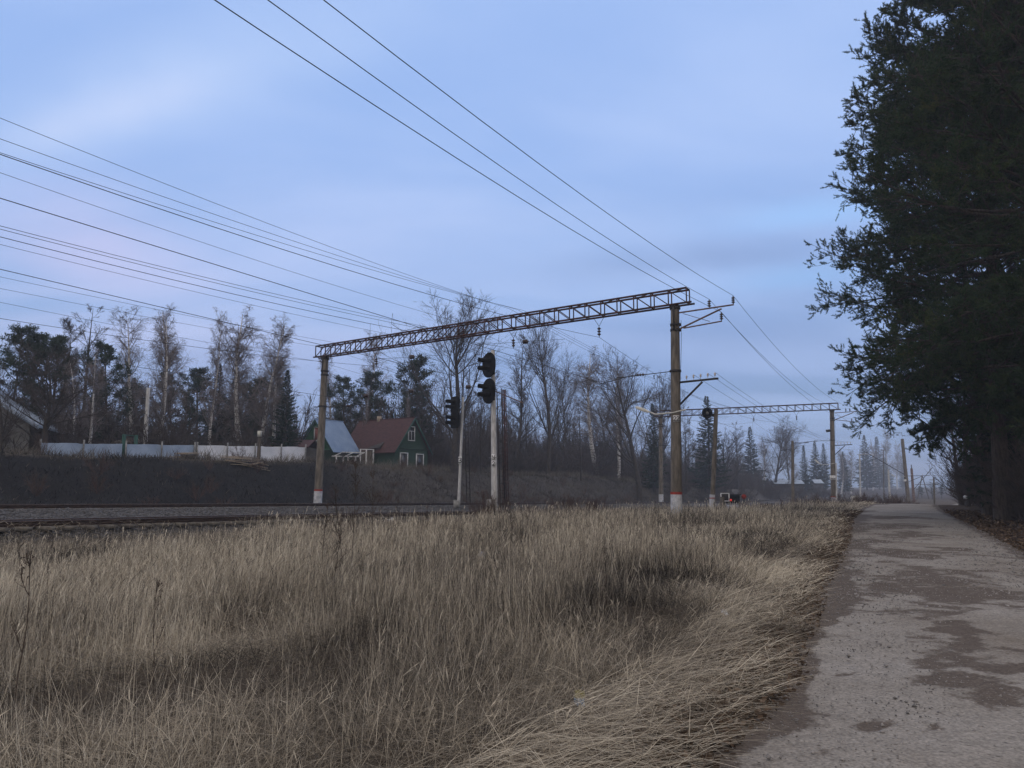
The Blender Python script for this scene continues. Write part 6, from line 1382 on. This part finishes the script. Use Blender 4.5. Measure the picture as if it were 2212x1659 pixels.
def build_leaf_litter():
    r = np.random.default_rng(13); chunks, tints = [], []
    n = 26000; Y = np.exp(r.uniform(math.log(3), math.log(45), n)); side = r.random(n) < 0.62
    X = np.where(side, road_l(Y) + r.normal(-.22, .20, n) * (1 + .02 * Y), road_r(Y) + np.abs(r.normal(0, 1.6, n)) + .0)
    k = (X - road_l(Y) < .10) | (X > road_r(Y) - .15); X, Y = X[k], Y[k]; n = len(X)
    d = unit(np.column_stack([r.normal(0, 1, (n, 2)), r.normal(0.1, .35, n)])); sc = np.maximum(1, np.hypot(X, Y) / 14)
    V, Fq = leaf4(np.column_stack([X, Y, G(X, Y) + .035 + r.uniform(0, .03, n)]), d, r.uniform(.03, .07, n) * sc, r.uniform(.018, .04, n) * sc, r); 
    o = add_mesh('leaf_litter', [(V, Fq)], M['litter'], tints=[np.clip(r.normal(.45, .25, n), 0, 1).repeat(4)]); tag(o, 'brown dead leaves lying along both edges of the road', 'leaf litter', kind='stuff')
build_leaf_litter()
def build_stones():
    r = np.random.default_rng(14)
    oc = np.array([(1, 0, 0), (-1, 0, 0), (0, 1, 0), (0, -1, 0), (0, 0, 1), (0, 0, -1)], float); of = np.array([(0, 2, 4), (2, 1, 4), (1, 3, 4), (3, 0, 4), (2, 0, 5), (1, 2, 5), (3, 1, 5), (0, 3, 5)])
    def pebbles(name, x, y, z, size, label, mt='stone'):
        n = len(x); sc = size[:, None, None] * r.uniform(.6, 1.3, (n, 1, 3)) * np.array([1, 1, .7]); a = r.uniform(0, 6.28, n); c_, s_ = np.cos(a), np.sin(a)
        V = oc[None] * sc + r.normal(0, .18, (n, 6, 3)) * size[:, None, None]; X = V[..., 0] * c_[:, None] - V[..., 1] * s_[:, None] + x[:, None]; Yv = V[..., 0] * s_[:, None] + V[..., 1] * c_[:, None] + y[:, None]
        V = np.stack([X, Yv, V[..., 2] + z[:, None]], -1).reshape(-1, 3); Fq = (np.arange(n) * 6)[:, None, None] + of[None]
        o = add_mesh(name, [(V, Fq.reshape(-1, 3))], M[mt]); tag(o, label, 'gravel', kind='stuff')
    n = 15000; y = np.exp(r.uniform(math.log(3.2), math.log(32), n)); q = r.random(n); x = road_l(y) * (1 - q) + road_r(y) * q
    pebbles('road_gravel', x, y, G(x, y) + .05, r.uniform(.003, .009, n) * (1 + 1.2 * (r.random(n) < .06)) * np.clip(y / 7, 1, 2.2), 'loose little stones on the surface of the dirt road')
    n = 42000; t = r.uniform(-45, 45, n); s = np.where(r.random(n) < .8, r.uniform(8.8, 18.6, n), r.uniform(18.6, 24, n)); x = A0[0] + DV[0] * t + NV[0] * s; y = A0[1] + DV[1] * t + NV[1] * s
    pebbles('ballast', x, y, G(x, y) + .01, r.uniform(.03, .075, n), mt='stone_dark', label='grey broken-stone ballast around the railway tracks')
build_stones()

# tall dry weeds standing in the grass
def weed_proto(key, seed, H, nb=13):
    r = np.random.default_rng(seed); st0 = sweep(np.zeros((1, 3)), [[.08, 0, 1]], [H], 9, .1, .05, r); R0 = taper([.004], .002, 9)
    b, d, t, rd, _ = sprout(st0, R0, nb, .35, .98, .4, .8, r); L = .28 * H * (1.15 - t) * r.uniform(.6, 1.1, len(t)); p1 = sweep(b, d, L, 5, .5, .08, r); R1 = taper(np.full(len(t), .0025), .0015, 5)
    b, d, t, rd, ix = sprout(p1, R1, 6, .3, 1, .3, .9, r); p2 = sweep(b, d, L[ix] * .3 + .03, 3, .3, .1, r); R2 = taper(np.full(len(t), .0016), .001, 3)
    hd = p2[:, -1]; m = len(hd); V, Fq = leaf4(np.repeat(hd, 2, 0), unit(r.normal(0, 1, (m * 2, 3))), .014, .008, r)
    proto(key, [tubes(st0, R0, 5), tubes(p1, R1, 4)], [tubes(p2, R2, 3), (V, Fq)], M['weed'], M['weed'], tname='stem')
    PROTO[key][1].data.name = 'seed_heads'; PH[key] = H
weed_proto('weed_a', 1, 1.0); weed_proto('weed_b', 2, 1.0); weed_proto('weed_c', 4, 1.0); weed_proto('weed_d', 5, 1.0, 4)
WEEDS = [(762, 1210, 1000, 15, 'tallest dry branching weed in front of the red-roofed house'), (742, 1200, 1045, 14, 'dry branching weed just left of the tallest one'), (808, 1190, 1020, 16, 'thin dry weed below the red-roofed house eaves'), (700, 1215, 1090, 12, 'bushy dry weed in front of the far gantry mast'), (725, 1230, 1120, 11, 'short bushy dry weed at the foot of the tall ones'),
         (55, 1380, 1190, 5.0, 'dark curved weed at the left edge leaning right'), (40, 1260, 1165, 9, 'dry weed at the left edge behind the curved one'), (345, 1420, 1250, 5.6, 'dark upright weed stem standing in the pale grass on the left'), (115, 1240, 1155, 10, 'small branching weed near the left edge'),
         (850, 1180, 1080, 18, 'dry weed under the slimmer signal mast'), (1110, 1170, 1085, 20, 'brown weed clump right of the white signal mast foot'), (1135, 1165, 1095, 21, 'smaller brown weed beside the signal mast clump'), (1310, 1300, 1180, 9, 'dark thin weed rising in the middle of the grass'), (915, 1170, 1090, 19, 'short dry weed left of the slim signal mast foot')]
for k, (u, vb, vt, Y, lb) in enumerate(WEEDS):
    t_ = P3(u, vt, Y); z_ = gz(t_[0], t_[1]); plant('dry_weed', 'weed_d' if Y < 11 else 'weed_' + 'abc'[k % 3], (t_[0], t_[1], z_), max(.6, t_[2] - z_), k * 1.3, lb, 'weed', 'dry weeds in the grass')
# fallen stick and litter
a = np.array([*gp(1583, 1548), .05]); b = np.array([*gp(1601, 1593), .05]); pts = [lerp(a, b, k) + np.array([.015 * math.sin(k * 7), .01 * math.cos(k * 5), 0]) for k in np.linspace(0, 1, 7)]
for q in pts: q[2] = gz(*q[:2]) + .035
tag(MB().tube(pts, [.009, .011, .012, .012, .011, .009, .006], 8).build('fallen_stick', M['wood_light'], None, True, loc=tuple(a)), 'short bent stick lying on the leafy verge of the road', 'stick')
def wrapper(u, v, sz, cols, label, tilt=0.4, z=0.10):
    x, y = gp(u, v, z); r = np.random.default_rng(int(u)); n = 9; g = np.linspace(-.5, .5, n); gx_, gy_ = np.meshgrid(g, g); hz = (fbm(gx_ * 4 + u, gy_ * 4, 3) - .5) * .45 * sz
    V = np.stack([gx_ * sz * .62 + .05 * sz * np.sin(gy_ * 6), gy_ * sz * math.cos(tilt), gy_ * sz * math.sin(tilt) + hz], -1) + np.array([x, y, gz(x, y) + z])
    o = empty('crumpled_wrapper', (x, y, gz(x, y)), label, 'litter', 'litter in the grass'); Fq = grid_faces(n, n); rows = (np.arange(len(Fq)) // (n - 1)); names = ('foil', 'printed_band', 'foil_end')
    for k, (lo_, hi_, c_) in enumerate(cols): add_mesh(names[k], [(V.reshape(-1, 3), Fq[(rows >= lo_) & (rows < hi_)])], mat('wrapper_film_%d_%d' % (u, k), c_, tuple(min(1, q * 1.3) for q in c_), 20, .4), o)
wrapper(1252, 1508, .12, [(0, 2, (.05, .11, .20)), (2, 4, (.20, .24, .26)), (4, 8, (.17, .15, .05))], 'crumpled yellow and blue plastic wrapper caught in the matted grass', .7, .07)
wrapper(1565, 1324, .12, [(0, 8, (.42, .45, .50))], 'small white scrap of plastic at the grass edge by the road', .2, .06)
wrapper(1042, 1195, .26, [(0, 8, (.30, .30, .33))], 'white plastic scrap lying far out in the grass', .3, .12)
x, y = 25.4, 43.5
wb = empty('plastic_bag', (x, y, gz(x, y)), 'small pale plastic bag hanging in the brush at the far right road edge', 'bag')
MB().lathe((x, y, gz(x, y) + .75), [(.01, 0), (.10, .03), (.13, .11), (.08, .19), (.02, .24)], 9, (.1, 0, 1)).build('bag_film', M['plate'], wb, True)
# bits of pale rubbish between the rails
for k, (u, v, Y) in enumerate(((505, 1134, 22), (842, 1107, 33))): 
    p = xy(*st(*P3(u, v, Y)[:2])); z = gz(*p); tag(MB().box((p[0], p[1], z + .06), (.22, .14, .1), (1, .4)).lathe((p[0] + .1, p[1], z + .05), [(.01, 0), (.06, .01), (.05, .12), (.01, .13)], 8).build('scrap', M['plate'], None, loc=(p[0], p[1], z)), ['pale scrap lying on the near shoulder of the ballast at left', 'pale scrap lying on the ballast below the red-roofed house'][k], 'scrap')

# ------------------------------------------------------------------ air
def haze_box():
    mb = MB().box((0, 550, 14.0), (1500, 1500, 40)); m, n, l, b = mat_new('haze_air'); n.remove(b); pv = N(n, 'ShaderNodeVolumePrincipled'); pv.inputs['Color'].default_value = (0.80, 0.86, 0.95, 1); pv.inputs['Density'].default_value = 0.0010; pv.inputs['Anisotropy'].default_value = 0.2
    l.new(pv.outputs[0], n['Material Output'].inputs['Volume']); o = mb.build('haze', m); tag(o, kind='stuff'); o['label'] = 'thin bluish evening haze over the whole scene'; o['category'] = 'haze'
haze_box()
